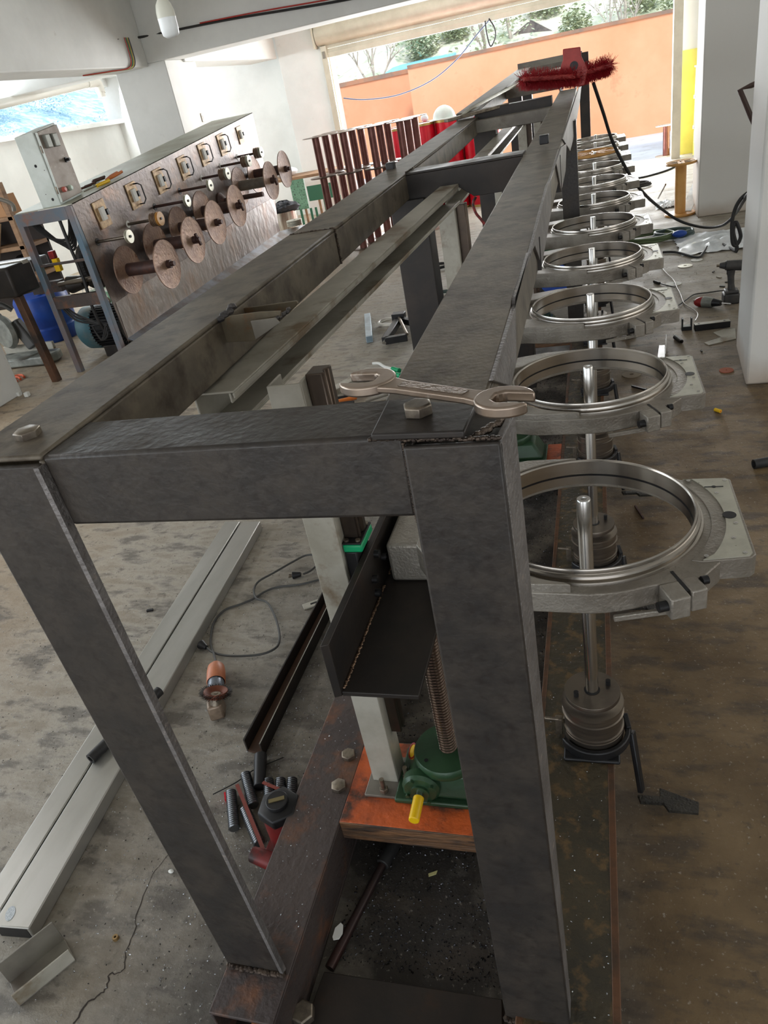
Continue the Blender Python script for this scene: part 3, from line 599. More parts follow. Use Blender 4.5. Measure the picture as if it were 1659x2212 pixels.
def ypl(pts, y, th, n, m):
    q = [U(a, b, y=y) for a, b in pts]
    MB().prism([(p.x, p.z) for p in q], 0, th, ((0, y + th, 0), (1, 0, 0), (0, 0, 1), (0, -1, 0))).build(n, m, sa, w=True, bevel=0.0008)
M_TANG = mat('tan_stained_galvanised', (112, 102, 84), (92, 82, 66), 14, 0.42, 0.4, c3=(112, 78, 48), scale3=20, lo3=0.52, hi3=0.66)
ypl([(484, 740), (464, 696), (500, 682), (560, 674), (606, 672), (606, 690), (552, 737)], 1.17, 0.004, 'side_plate', M_TANG)
ypl([(497, 670), (640, 650), (644, 656), (625, 676), (560, 684), (500, 694)], 1.27, 0.005, 'rear_plate', M_TANG)
ypl([(541, 694), (552, 734), (604, 698), (594, 687)], 1.152, 0.004, 'angle_tab', M_GALVD)
bm_ = mat('burnt_weld_lump', (58, 56, 58), (86, 82, 80), 40, 0.5, 0.5)
w0 = U(476, 690, y=1.165); w1 = U(503, 662, y=1.22)
weld(MB(), (w0.x, w0.y, w0.z), (w1.x, w1.y, w1.z), 0.007, 31, 14).build('burnt_weld', bm_, sa, w=True)
w0 = U(596, 690, y=1.16); w1 = U(626, 668, y=1.22)
weld(MB(), w0, w1, 0.005, 33, 12).build('burnt_weld', bm_, sa, w=True)
# ------------------------------------------------------------------ orange channels and green screw jacks
def orange(y, label):
    t = thing('orange_cross_channel', label, 'steel channel', (-0.40, y, 0.10), 'orange channels across the base beams')
    MB().box(-0.622, -0.178, y, y + 0.245, 0.141, 0.150).build('top_web', M_ORCH, t, w=True, bevel=0.002)
    MB().box(-0.622, -0.178, y - 0.002, y + 0.008, 0.092, 0.1495).build('front_flange', M_WOODY, t, w=True, bevel=0.002)
    MB().box(-0.622, -0.178, y + 0.237, y + 0.247, 0.092, 0.1495).build('rear_flange', M_WOODY, t, w=True, bevel=0.002)
    return t
def jack(label):
    t = thing('screw_jack', label, 'gearbox', (-0.385, 1.125, 0.150), 'green screw jacks under the lift beam')
    MB().box(-0.115, 0.15, -0.075, 0.085, 0, 0.014).build('base_flange', M_GREEN, t, bevel=0.004)
    b = MB().hexa([(-0.10, -0.065, 0.014), (0.14, -0.065, 0.014), (0.14, 0.08, 0.014), (-0.10, 0.08, 0.014), (-0.065, -0.045, 0.085), (0.10, -0.045, 0.085), (0.10, 0.075, 0.085), (-0.065, 0.075, 0.085)])
    b.build('housing', M_GREEN, t, bevel=0.012, seg=3)
    MB().lathe((0.01, 0.01, 0.08), [(0, 0), (0.075, 0), (0.078, 0.004), (0.078, 0.022), (0.074, 0.028), (0, 0.028)], 40).build('top_cover', M_GREEN, t)
    MB().lathe((-0.045, -0.045, 0.05), [(0.045, 0), (0.045, 0.02), (0.038, 0.028), (0.022, 0.030), (0.022, 0.036), (0, 0.036)], 32, (0, -1, 0)).build('bearing_cap', M_GREEN, t)
    for a in (0.6, 2.0, 3.6, 5.2): MB().cyl((-0.045 + 0.036 * math.cos(a), -0.072, 0.05 + 0.036 * math.sin(a)), (-0.045 + 0.036 * math.cos(a), -0.080, 0.05 + 0.036 * math.sin(a)), 0.005, n=10).build('cap_screw', M_GREEN, t)
    MB().cyl((-0.045, -0.08, 0.05), (-0.045, -0.10, 0.05), 0.009, n=16).build('input_shaft', M_POL, t)
    MB().cyl((-0.045, -0.090, 0.05), (-0.045, -0.150, 0.047), 0.0125, n=20).build('yellow_shaft_cap', M_YEL, t, bevel=0.002)
    MB().cyl((-0.03, -0.032, 0.1085), (-0.03, -0.032, 0.1095), 0.005, n=12).build('vent_screw', M_BLACK, t)
    mb = MB(); n = 0.0085; z = 0.105
    prof = []
    while z < 0.535: prof += [(0.0175, z), (0.0205, z + n * 0.25), (0.0205, z + n * 0.5), (0.0175, z + n * 0.75)]; z += n
    prof += [(0, z)]; mb.lathe((0.015, 0.012, 0), prof, 28); mb.build('lead_screw', M_SCREW, t, sharp=20)
    g = MB().lathe((-0.082, 0.03, 0.062), [(0, 0), (0.02, 0), (0.02, 0.001), (0, 0.001)], 20, (-0.75, -0.3, 0.6)); g.build('red_warning_sticker', M_YEL, t)
    MB().lathe((-0.083, 0.03, 0.0635), [(0.016, 0), (0.02, 0), (0.02, 0.001), (0.016, 0.001)], 20, (-0.75, -0.3, 0.6), closed=True).build('sticker_rim', M_REDP, t)
    return t
yo = 0.985
jl = ['green screw jack with a yellow shaft cap on the orange channel nearest the camera', 'green screw jack behind the right front post, second from the camera', 'green screw jack under the third ring arm, third from the camera', 'green screw jack fourth from the camera', 'green screw jack farthest from the camera']
ys = [0.0, 1.70, 3.40, 5.1, 6.8]
j0 = jack(jl[0])
for k, dy in enumerate(ys):
    orange(yo + dy, 'orange and scorched cross channel on the base beams, ' + ORD[k] if k < 4 else 'orange and scorched cross channel on the base beams, farthest from the camera')
    if k: copy_tree(j0, (-0.385, 1.125 + dy, 0.15), jl[k])
tx = bpy.data.curves.new('cast_letters', 'FONT'); tx.body = 'ARTEM'; tx.size = 0.020; tx.extrude = 0.001
to = bpy.data.objects.new('cast_letters_source', tx); lm = bpy.data.meshes.new_from_object(to); bpy.data.objects.remove(to); lm.materials.clear(); lm.materials.append(M_GREEN)
to = bpy.data.objects.new('cast_letters', lm); COL.objects.link(to); to.parent = j0; to.location = (0.015, -0.0585, 0.030); to.rotation_euler = (math.radians(76), 0, 0)
for k, y in enumerate((2.05, 3.7, 5.3)):
    z = 0.30
    solo(MB().cyl((-0.385, y + 0.95, 0.150), (-0.385, y + 0.95, 0.31), 0.055, 0.05).cyl((-0.385, y + 0.95, 0.31), (-0.385, y + 0.95, 0.32), 0.057), 'coupling_housing', M_GREEN, 'round green coupling housing on the base between the beams, ' + ('nearest' if k == 0 else 'second' if k == 1 else 'third') + ' of three', 'housing', 'green coupling housings', bevel=0.003)
# ------------------------------------------------------------------ ring arms
RC = [(-0.043 + 0.0034 * i, 1.295 + 0.7385 * i) for i in range(11)]
def ray_poly(poly, a):
    d = (math.cos(a), math.sin(a)); best = 0
    for (x0, y0), (x1, y1) in zip(poly, poly[1:] + poly[:1]):
        ex, ey = x1 - x0, y1 - y0; det = -d[0] * ey + d[1] * ex
        if abs(det) < 1e-9: continue
        t = (-x0 * ey + y0 * ex) / det; s = (d[0] * y0 - d[1] * x0) / det
        if t > 0 and -1e-6 <= s <= 1 + 1e-6: best = max(best, t)
    return best
def arm(label):
    t = thing('ring_arm', label, 'ring arm', (RC[0][0], RC[0][1], 0.745), 'cast ring arms along the right side of the frame')
    arcpts = [(0.247 * math.cos(a), 0.247 * math.sin(a)) for a in [math.radians(d) for d in range(-88, -58, 6)]]
    arcpt2 = [(0.247 * math.cos(a), 0.247 * math.sin(a)) for a in [math.radians(d) for d in range(40, 92, 6)]]
    out = [(-0.33, -0.11), (-0.27, -0.20), (-0.13, -0.240)] + arcpts + [(0.205, -0.190), (0.235, -0.15), (0.24, 0.12)] + arcpt2 + [(-0.13, 0.240), (-0.27, 0.20), (-0.33, 0.11)]
    angs = sorted(set([round(2 * math.pi * k / 120 - math.pi, 5) for k in range(121)] + [round(math.atan2(y, x), 5) for x, y in out]))
    MB().star(angs, [ray_poly(out, a) for a in angs], 0.214, -0.006, 0.038).build('arm_casting', M_CAST, t, bevel=0.003)
    # raised side wings towards the frame
    for s in (-1, 1):
        A = [math.radians(s * d) for d in range(98, 152, 6)]
        w = [(-0.02, s * 0.241), (-0.13, s * 0.240), (-0.27, s * 0.20), (-0.33, s * 0.11), (-0.33, s * 0.075)] + [(0.236 * math.cos(a), 0.236 * math.sin(a)) for a in reversed(A)]
        if s < 0: w = w[::-1]
        MB().prism(w, 0.036, 0.056).build('raised_wing', M_CAST, t, bevel=0.002)
    MB().box(-0.40, -0.29, -0.10, 0.10, -0.045, 0.05).build('mount_block', M_CAST, t, bevel=0.008)
    for y in (-0.05, 0.05):
        MB().cyl((-0.27, y, 0.038), (-0.27, y, 0.044), 0.017, n=20).hexbolt((-0.27, y, 0.044), 0.012, 0.010).cyl((-0.27, y, 0.05), (-0.27, y, 0.066), 0.006, n=12).build('mount_nut', M_POL, t)
    # split clamp lugs
    a = math.atan2(-0.075, 0.03); ux, uy = math.cos(a), math.sin(a); nx, ny = -uy, ux
    def lug(o0, o1, r0, r1, z0, z1):
        P = lambda r, o: (0.151 + ux * r + nx * o, -0.178 + uy * r + ny * o)
        return MB().prism([P(r0, o0), P(r1, o0), P(r1, o1), P(r0, o1)], z0, z1)
    lug(-0.038, -0.003, 0.030, 0.078, -0.004, 0.040).build('clamp_lug', M_CAST, t, bevel=0.003)
    lug(0.003, 0.032, 0.026, 0.068, -0.004, 0.040).build('clamp_lug', M_CAST, t, bevel=0.003)
    lug(-0.003, 0.003, 0.0, 0.062, 0.0384, 0.0388).build('clamp_slot', M_BLACK, t)
    P = lambda r, o, z: Vector((0.151 + ux * r + nx * o, -0.178 + uy * r + ny * o, z))
    MB().cyl(P(0.062, -0.054, 0.018), P(0.062, -0.038, 0.018), 0.0095, n=18).cyl(P(0.062, -0.0545, 0.018), P(0.062, -0.053, 0.018), 0.005, n=6).build('socket_bolt', M_BLACK, t)
    MB().cyl(P(0.040, 0.035, 0.036), P(0.040, 0.046, 0.036), 0.008, n=16).build('clamp_screw', M_BLACK, t)
    MB().bar(P(0.03, -0.12, -0.012), P(0.05, -0.02, -0.006), 0.008, 0.012).build('rib', M_CAST, t, bevel=0.002)
    # plate housing
    oc = [(0.292, -0.133), (0.296, -0.128), (0.292, 0.143), (0.288, 0.148), (0.187, 0.149)]
    an = [math.radians(d) for d in range(38, -40, -4)]
    box = [(0.207, -0.150), (0.286, -0.139)] + oc + [(0.236 * math.cos(q), 0.236 * math.sin(q)) for q in an]
    MB().prism(box, -0.004, 0.040).build('plate_housing', M_CAST, t, bevel=0.004, seg=3)
    cv = [(0.207, -0.148), (0.284, -0.136), (0.290, -0.128), (0.287, 0.140), (0.282, 0.146), (0.200, 0.147)] + [(0.262 * math.cos(q), 0.262 * math.sin(q)) for q in [math.radians(d) for d in range(34, -34, -4)]]
    MB().prism(cv, 0.040, 0.0425).build('cover_plate', M_PLATE, t)
    for x, y in ((0.213, -0.138), (0.278, -0.128), (0.280, 0.136), (0.21, 0.138), (0.277, -0.03), (0.258, 0.085), (0.266, -0.08)):
        MB().cyl((x, y, 0.0425), (x, y, 0.0440), 0.0042, n=12).cyl((x, y, 0.0441), (x, y, 0.0443), 0.002, n=6).build('cover_screw', M_POL, t)
    MB().cyl((0.270, 0.0, 0.0426), (0.270, 0.0, 0.0434), 0.0125, n=24).build('round_port', M_BLACK, t)
    MB().box(0.238, 0.274, 0.109, 0.112, 0.0426, 0.0432).cyl((0.256, 0.1105, 0.0426), (0.256, 0.1105, 0.0432), 0.0045, n=12).build('slotted_hole', M_BLACK, t)
    MB().lathe((0, 0, 0.0385), [(0.2645, 0), (0.2662, 0), (0.2662, 0.0018), (0.2645, 0.0018)], 30, (0, 0, 1), True, 0, 0.01).build('seam_dot', M_BLACK, t)
    # polished ring with its black seal line
    R = 0.212
    prof = [(R - 0.0060, 0.006), (R - 0.0055, 0.027), (R - 0.0035, 0.028), (R - 0.0035, 0.031), (R - 0.0055, 0.032), (R - 0.0050, 0.063), (R - 0.003, 0.066), (R, 0.066), (R + 0.001, 0.063), (R + 0.001, 0.056), (R + 0.006, 0.054), (R + 0.007, 0.050), (R + 0.003, 0.048), (R + 0.003, 0.046), (R + 0.011, 0.044), (R + 0.012, 0.040), (R + 0.012, 0.036), (R + 0.002, 0.034), (R, 0.006)]
    ring = MB().lathe((0, 0, 0), prof, 96, closed=True).build('polished_ring', M_RING, t, sharp=30)
    MB().lathe((0, 0, 0), [(R - 0.0062, 0.0275), (R - 0.0034, 0.0275), (R - 0.0034, 0.0315), (R - 0.0062, 0.0315)], 96, closed=True).build('black_seal_line', M_BLACK, t)
    return t
def spindle(label):
    t = thing('shaft_stand', label, 'shaft stand', (RC[0][0], RC[0][1], 0.150), 'upright polished shafts on turned pots')
    MB().lathe((0, 0, 0), [(0, 0.14), (0.0148, 0.14), (0.0148, 0.681), (0.0132, 0.684), (0.006, 0.684), (0.004, 0.678), (0, 0.678)], 28).build('polished_shaft', M_POL, t)
    prof = [(0, 0.006), (0.060, 0.006), (0.066, 0.010), (0.070, 0.016), (0.070, 0.044), (0.067, 0.046), (0.067, 0.048), (0.0715, 0.050), (0.0715, 0.054), (0.068, 0.056), (0.068, 0.092), (0.072, 0.095), (0.072, 0.099), (0.069, 0.101), (0.069, 0.118), (0.072, 0.121), (0.0715, 0.126), (0.058, 0.129), (0.052, 0.134), (0.052, 0.140), (0.058, 0.144), (0.064, 0.146), (0.064, 0.156), (0.0635, 0.157), (0.018, 0.157), (0.017, 0.150), (0, 0.150)]
    MB().lathe((0, 0, 0), prof, 56).build('turned_pot', M_TURN, t, sharp=28)
    MB().lathe((0, 0, 0), [(0.0150, 0.1572), (0.0185, 0.1572), (0.0185, 0.1580), (0.0150, 0.1580)], 28, closed=True).build('bore_shadow_ring', M_BLACK, t)
    for a in (0.5, 3.7): MB().cyl((0.042 * math.cos(a), 0.042 * math.sin(a), 0.157), (0.042 * math.cos(a), 0.042 * math.sin(a), 0.170), 0.0058, n=14).cyl((0.042 * math.cos(a), 0.042 * math.sin(a), 0.170), (0.042 * math.cos(a), 0.042 * math.sin(a), 0.1705), 0.003, n=6).build('socket_screw', M_BLACK, t)
    ang = [math.radians(d) for d in range(-150, 61, 10)]
    MB().star(ang, [0.086] * len(ang), 0.074, 0.008, 0.034).build('black_clamp_band', M_BLACK, t, bevel=0.003)
    MB().box(-0.070, 0.060, -0.085, 0.03, 0.0, 0.010).build('base_shoe', M_BLACK, t, bevel=0.004)
    MB().bar((0.082, 0.0, 0.026), (0.075, 0.045, 0.026), 0.012, 0.026).build('clamp_lug', M_BLACK, t, bevel=0.002)
    MB().bar((0.088, -0.002, 0.026), (0.108, -0.060, -0.118), 0.013, 0.022, up=(0.3, 1, 0)).build('pedal_lever', M_BLACK, t, bevel=0.003)
    pd = [(0.098, -0.072), (0.150, -0.070), (0.150, -0.046), (0.236, -0.078), (0.232, -0.108), (0.166, -0.108), (0.156, -0.090), (0.104, -0.092)]
    MB().prism(pd, -0.126, -0.116).build('foot_pedal', mat('grimy_black_pedal', (40, 38, 34), (58, 54, 46), 30, 0.6, 0.2, bump=0.6, bscale=200), t, bevel=0.0015)
    MB().box(-0.090, -0.074, -0.012, 0.004, 0.012, 0.062).cyl((-0.082, -0.01, 0.062), (-0.115, -0.014, 0.068), 0.004, n=10).build('latch', M_BOLT, t, bevel=0.001)
    return t
a0 = arm('cast aluminium ring arm with polished ring, ' + ORD[0]); s0 = spindle('polished upright shaft on a turned steel pot with foot pedal, ' + ORD[0])
for i in range(1, 11):
    x, y = RC[i]
    copy_tree(a0, (x, y, 0.745), 'cast aluminium ring arm with polished ring, ' + ORD[i])
    copy_tree(s0, (x, y, 0.150), 'polished upright shaft on a turned steel pot with foot pedal, ' + ORD[i])
# ------------------------------------------------------------------ wrench across the corner
wr = thing('open_end_wrench', 'large worn double open end wrench lying across the right front corner of the frame', 'wrench', (-0.18, 0.74, 1.312))
A = U(795, 826, z=1.327); B = U(1090, 868, z=1.327); d = (B - A); L_ = d.length; ex = d.normalized(); ez = Vector((0, 0, 1)); ey = ez.cross(ex).normalized(); ez = ex.cross(ey)
def jaw(cx, sgn, R, gap, tilt):
    pts = []; a0 = math.asin(gap / R)
    for k in range(25):
        a = a0 + (2 * math.pi - 2 * a0) * k / 24; pts.append((R * math.cos(a), R * math.sin(a) * 0.92))
    pts += [(-R * 0.12, -gap), (-R * 0.35, -gap * 0.55), (-R * 0.35, gap * 0.55), (-R * 0.12, gap)]
    c, s = math.cos(tilt), math.sin(tilt)
    return [(cx + sgn * (x * c - y * s), sgn * (x * s + y * c)) for x, y in pts]
fr_ = (A, ex, ey, ez)
MB().prism(jaw(0.0, -1, 0.033, 0.0145, 0.3), -0.006, 0.006, fr_).build('open_jaw', M_WRENCH, wr, w=True, bevel=0.0025, seg=3)
MB().prism(jaw(L_, 1, 0.030, 0.013, 0.26), -0.006, 0.006, fr_).build('open_jaw', M_WRENCH, wr, w=True, bevel=0.0025, seg=3)
MB().prism([(0.022, -0.016), (0.05, -0.0115), (L_ - 0.04, -0.0105), (L_ - 0.018, -0.014), (L_ - 0.018, 0.014), (L_ - 0.04, 0.0105), (0.05, 0.0115), (0.022, 0.016)], -0.004, 0.004, fr_).build('handle', M_WRENCH, wr, w=True, bevel=0.002, seg=3)
MB().prism([(0.05, -0.0065), (L_ - 0.045, -0.006), (L_ - 0.045, 0.006), (0.05, 0.0065)], 0.0040, 0.0046, fr_).build('recessed_panel', mat('dull_wrench_panel', (140, 124, 110), (116, 102, 90), 30, 0.45, 0.7, bump=0.3, bscale=200), wr, w=True, bevel=0.0004)
# ------------------------------------------------------------------ ceiling extras
struct(MB().box(-5.2, -4.74, 9.45, 12.55, 2.33, 3.02), 'trim_7', M_WHITE, bevel=0.008)
lbp = thing('light_bulb', 'white LED bulb with an orange collar hanging from the ceiling on the left', 'light bulb', (-1.52, 3.0, 1.90))
b0 = U(372, 82, y=3.0); b1 = U(357, 5, y=3.0); ax = (b1 - b0).normalized(); ax = Vector((0, 0, 1))
MB().lathe(b0, [(0, 0), (0.020, 0.002), (0.030, 0.010), (0.034, 0.03), (0.034, 0.062), (0.0345, 0.064)], 28, ax).build('frosted_globe', mat('frosted_white_globe', (240, 244, 244), rough=0.3), lbp, w=True)
MB().lathe(b0, [(0.0345, 0.064), (0.034, 0.085), (0.028, 0.108), (0.016, 0.124)], 28, ax).build('bulb_body', mat('pale_bulb_body', (220, 220, 206), rough=0.4), lbp, w=True)
MB().lathe(b0, [(0.013, 0.124), (0.014, 0.142), (0.012, 0.145)], 20, ax).build('orange_collar', mat('orange_collar', (232, 120, 60), rough=0.4), lbp, w=True)
MB().lathe(b0, [(0.012, 0.145), (0.016, 0.15), (0.016, 0.17), (0.004, 0.18)], 20, ax).build('bulb_socket', M_PVC, lbp, w=True)
MB().tube(smooth_path([b0 + Vector((0, 0, 0.178)), b0 + Vector((0.004, 0, 0.4)), b0 + Vector((0, 0, 0.8)), b0 + Vector((0, 0.002, 3.02 - b0.z))]), 0.0022, 6).build('hanging_wire', M_RUBBER, lbp, w=True)
def cable(name, pts, r, m, label, cat='cable', group=None, sub=8, n=8):
    return solo(MB().tube(smooth_path(pts, sub), r, n), name, m, label, cat, group)
cable('black_beam_cable', [(-5.0, 8.50, 2.60), (-4.975, 8.98, 2.622), (-4.4, 8.975, 2.60), (-3.8, 8.975, 2.575), (-3.1, 8.975, 2.53), (-2.4, 8.975, 2.49), (-1.4, 8.975, 2.46), (3.5, 8.975, 2.5)], 0.012, M_RUBBER, 'black cable strung along the white ceiling beam')
for k, (c, nme) in enumerate((((176, 52, 44), 'red'), ((40, 110, 70), 'green'), ((196, 170, 60), 'yellow'), ((44, 44, 52), 'black'))):
    m = mat('wire_' + nme, c, rough=0.4); o = 0.028 * k
    cable('coloured_wire', [(-4.972, 8.62 + o, 2.615), (-4.972, 8.625 + o, 2.5), (-4.972, 8.61 + o, 2.38), (-4.985, 8.52 + o, 2.322), (-5.1, 8.35 + o, 2.318), (-5.3, 8.1 + o, 2.318)], 0.006, m, nme + ' wire of the bundle hanging down the corner of the ceiling beam', 'wire', 'coloured wires at the ceiling beam')
cable('red_beam_wire', [(-4.2, 8.97, 2.61), (-3.4, 8.97, 2.575), (-2.6, 8.97, 2.53), (-1.4, 8.97, 2.49)], 0.007, mat('wire_red', (0, 0, 0)), 'thin red wire running beside the black cable on the ceiling beam', 'wire')
pv = thing('drain_pipe', 'white plastic drain pipe with an elbow under the ceiling before the ribbon window', 'pipe', (-7.0, 9.0, 2.3))
p = [Vector((-7.0, 5.0, 2.16)), U(0, 225, x=-7), U(190, 180, x=-7)]; e1 = U(208, 178, x=-7); e2 = U(218, 200, x=-7)
MB().tube([p[0], p[1], p[2]], 0.055, 16).build('long_pipe', M_PVC, pv, w=True)
MB().tube(smooth_path([p[2] - (p[2] - p[1]).normalized() * 0.05, e1, e2 + Vector((0, 0, 0.03)), e2]), 0.068, 16).build('elbow', M_PVC, pv, w=True)
u_ = U(213, 155, x=-7); MB().tube([Vector((-7.0, e2.y, e2.z - 0.06)), Vector((-7.0, e2.y, 3.02))], 0.055, 16).build('down_pipe', M_PVC, pv, w=True)
MB().box(-7.02, -6.98, 9.15, 9.19, 2.33, 3.02).build('hanger', M_GALV, pv, w=True)
c = U(438, 254, x=-4.77)
sw = thing('wall_switch', 'small square light switch on the side of the white column', 'switch', (-4.77, c.y, c.z - 0.05))
MB().box(0, 0.012, -0.045, 0.045, 0, 0.10).build('switch_plate', mat('beige_switch', (206, 192, 176), rough=0.4), sw, bevel=0.003)
MB().box(0.012, 0.016, -0.022, 0.022, 0.025, 0.075).build('rocker', mat('beige_switch', (0, 0, 0)), sw, bevel=0.001)
gc = [U(a, b, y=12.48) for a, b in ((1058, 42), (1030, 75), (985, 130), (930, 175), (860, 205), (790, 215), (742, 212))]
cable('drooping_cable', gc, 0.009, mat('blue_grey_cable', (86, 100, 128), rough=0.5), 'long blue grey cable drooping across the gateway from the shutter')
gc = [U(a, b, y=12.46) for a, b in ((1056, 40), (1068, 60), (1070, 80), (1060, 100), (1052, 75), (1048, 45))]
cable('cable_tail', gc, 0.010, M_RUBBER, 'short black cable loop hanging from the bottom rail of the shutter')
# ------------------------------------------------------------------ spooling machine on the left
PX = -3.8
sm = thing('spooling_machine', 'large rusty sheet steel winding machine on legs with a row of spindles', 'winding machine', (PX - 0.25, 5.12, 0))
TL = U(155, 440, x=PX); TR = U(545, 243, x=PX); BR = U(605, 505, x=PX); BL = U(278, 738, x=PX)
MB().hexa([(PX - 0.006, BL.y, BL.z), (PX, BL.y, BL.z), (PX, BR.y, BR.z), (PX - 0.006, BR.y, BR.z), (PX - 0.006, TL.y, TL.z), (PX, TL.y, TL.z), (PX, TR.y, TR.z), (PX - 0.006, TR.y, TR.z)]).build('front_panel', M_PANEL, sm, w=True)
# blistered lower skirt of the panel
sk = [U(a, b, x=PX + 0.003) for a, b in ((250, 654), (285, 628), (330, 600), (400, 560), (470, 505), (540, 455), (593, 425), (604, 503), (279, 735))]
MB().prism([(p.y, p.z) for p in sk], 0, 0.002, ((PX + 0.001, 0, 0), (0, 1, 0), (0, 0, 1), (1, 0, 0))).build('blistered_skirt', mat('blistered_panel_skirt', (142, 134, 128), (130, 120, 113), 3, 0.4, 0.4, c3=(146, 118, 98), scale3=2.4, lo3=0.5, hi3=0.7, bump=0.7, bscale=9, stretch=(1, 1.5, 0.9)), sm, w=True)
XB = -4.33
yb = TL.y; ye = TR.y
MB().hexa([(XB, yb, TL.z - 0.006), (PX, yb, TL.z - 0.006), (PX, ye, TR.z - 0.006), (XB, ye, TR.z - 0.006), (XB, yb, TL.z), (PX, yb, TL.z), (PX, ye, TR.z), (XB, ye, TR.z)]).build('top_sheet', mat('dusty_green_top', (190, 194, 180), (168, 166, 150), 3, 0.5, 0.2), sm, w=True)
for x0 in (XB, PX - 0.052):
    MB().box(x0, x0 + 0.05, yb - 0.03, yb + 0.02, 0, TL.z - 0.007).build('leg', M_TEAL, sm, w=True, bevel=0.004)
    MB().box(x0, x0 + 0.05, ye - 0.05, ye - 0.0, 0, TR.z - 0.01).build('leg', M_TEAL, sm, w=True, bevel=0.004)
MB().box(XB + 0.05, PX - 0.052, yb - 0.03, yb - 0.02, TL.z - 0.10, TL.z - 0.007).build('end_rail', M_TEAL, sm, w=True, bevel=0.003)
MB().box(XB + 0.05, PX - 0.052, yb - 0.025, yb + 0.02, 0.54, 0.64).build('cross_rail', M_RUSTM, sm, w=True, bevel=0.004)
MB().box(XB + 0.05, PX - 0.052, yb - 0.02, yb + 0.0, 0.88, 0.90).build('cross_rail', M_RUSTM, sm, w=True, bevel=0.004)
MB().hexa([(PX, BL.y, BL.z + 0.02), (PX + 0.12, BL.y, BL.z - 0.02), (PX + 0.12, BR.y + 0.6, BR.z - 0.03), (PX, BR.y, BR.z + 0.02), (PX, BL.y, BL.z + 0.03), (PX + 0.12, BL.y, BL.z - 0.01), (PX + 0.12, BR.y + 0.6, BR.z - 0.02), (PX, BR.y, BR.z + 0.03)]).build('drip_tray', mat('bright_tray_steel', (176, 184, 196), (140, 130, 124), 4, 0.3, 0.7), sm, w=True)
MB().tube([(XB + 0.1, yb + 0.05, 0.72), (PX - 0.01, yb + 0.05, 0.74)], 0.02, 12).build('drive_shaft', M_TURN, sm, w=True)
MB().lathe((PX - 0.22, yb + 0.3, 0.80), [(0.0, -0.03), (0.19, -0.03), (0.19, 0.03), (0.0, 0.03)], 36, (1, 0, 0)).build('chain_wheel', M_MILLD, sm, w=True)
ch = MB()
for k in range(30):
    a = 0.5 + k * 0.1; ch.box(PX - 0.2, PX - 0.17, yb + 0.3 + 0.20 * math.cos(a) - 0.008, yb + 0.3 + 0.20 * math.cos(a) + 0.008, 0.80 + 0.20 * math.sin(a) - 0.008, 0.80 + 0.20 * math.sin(a) + 0.008)
ch.build('chain', M_BLACK, sm, w=True)
MB().cyl((PX - 0.36, yb + 0.1, 0.70), (PX - 0.22, yb + 0.1, 0.71), 0.07, 0.05, 24).build('bearing_housing', M_MILLD, sm, w=True)
MB().box(PX - 0.42, PX - 0.37, yb + 0.06, yb + 0.10, 0.82, 0.92).build('yellow_relay', M_YEL, sm, w=True, bevel=0.004)
MB().box(PX - 0.43, PX - 0.38, yb + 0.06, yb + 0.10, 0.92, 0.98).build('red_relay', M_REDP, sm, w=True, bevel=0.004)
MB().box(XB, PX - 0.06, 7.0, 7.05, 0.35, 0.5).build('rear_rail', M_RUSTM, sm, w=True)
for k in range(5):
    yy = yb + 0.02 + 0.012 * k
    MB().tube(smooth_path([(XB + 0.06, yy, TL.z - 0.05), (XB + 0.15 + 0.02 * k, yy + 0.04, TL.z - 0.2 - 0.02 * k), (PX - 0.2, yy + 0.05, TL.z - 0.24 - 0.02 * k), (PX - 0.07, yy, TL.z - 0.05)]), 0.010, 8).build('sagging_cable', M_RUBBER, sm, w=True)
MB().tube(smooth_path([(PX - 0.16, yb, TL.z - 0.02), (PX - 0.155, yb, 1.0), (PX - 0.15, yb + 0.01, 0.75), (PX - 0.16, yb, 0.5), (PX - 0.17, yb + 0.05, 0.3)]), 0.013, 8).build('thick_cable', M_RUBBER, sm, w=True)
for k in range(3):
    MB().tube(smooth_path([(XB + 0.06, yb + 0.03, 0.60 - 0.03 * k), (XB + 0.16, yb + 0.03, 0.48 - 0.03 * k), (PX - 0.18 + 0.02 * k, yb + 0.05, 0.36), (PX - 0.14, yb + 0.04, 0.28 + 0.03 * k), (PX - 0.22, yb + 0.04, 0.24), (PX - 0.26, yb + 0.04, 0.36)]), 0.009, 8).build('looped_cable', M_RUBBER, sm, w=True)
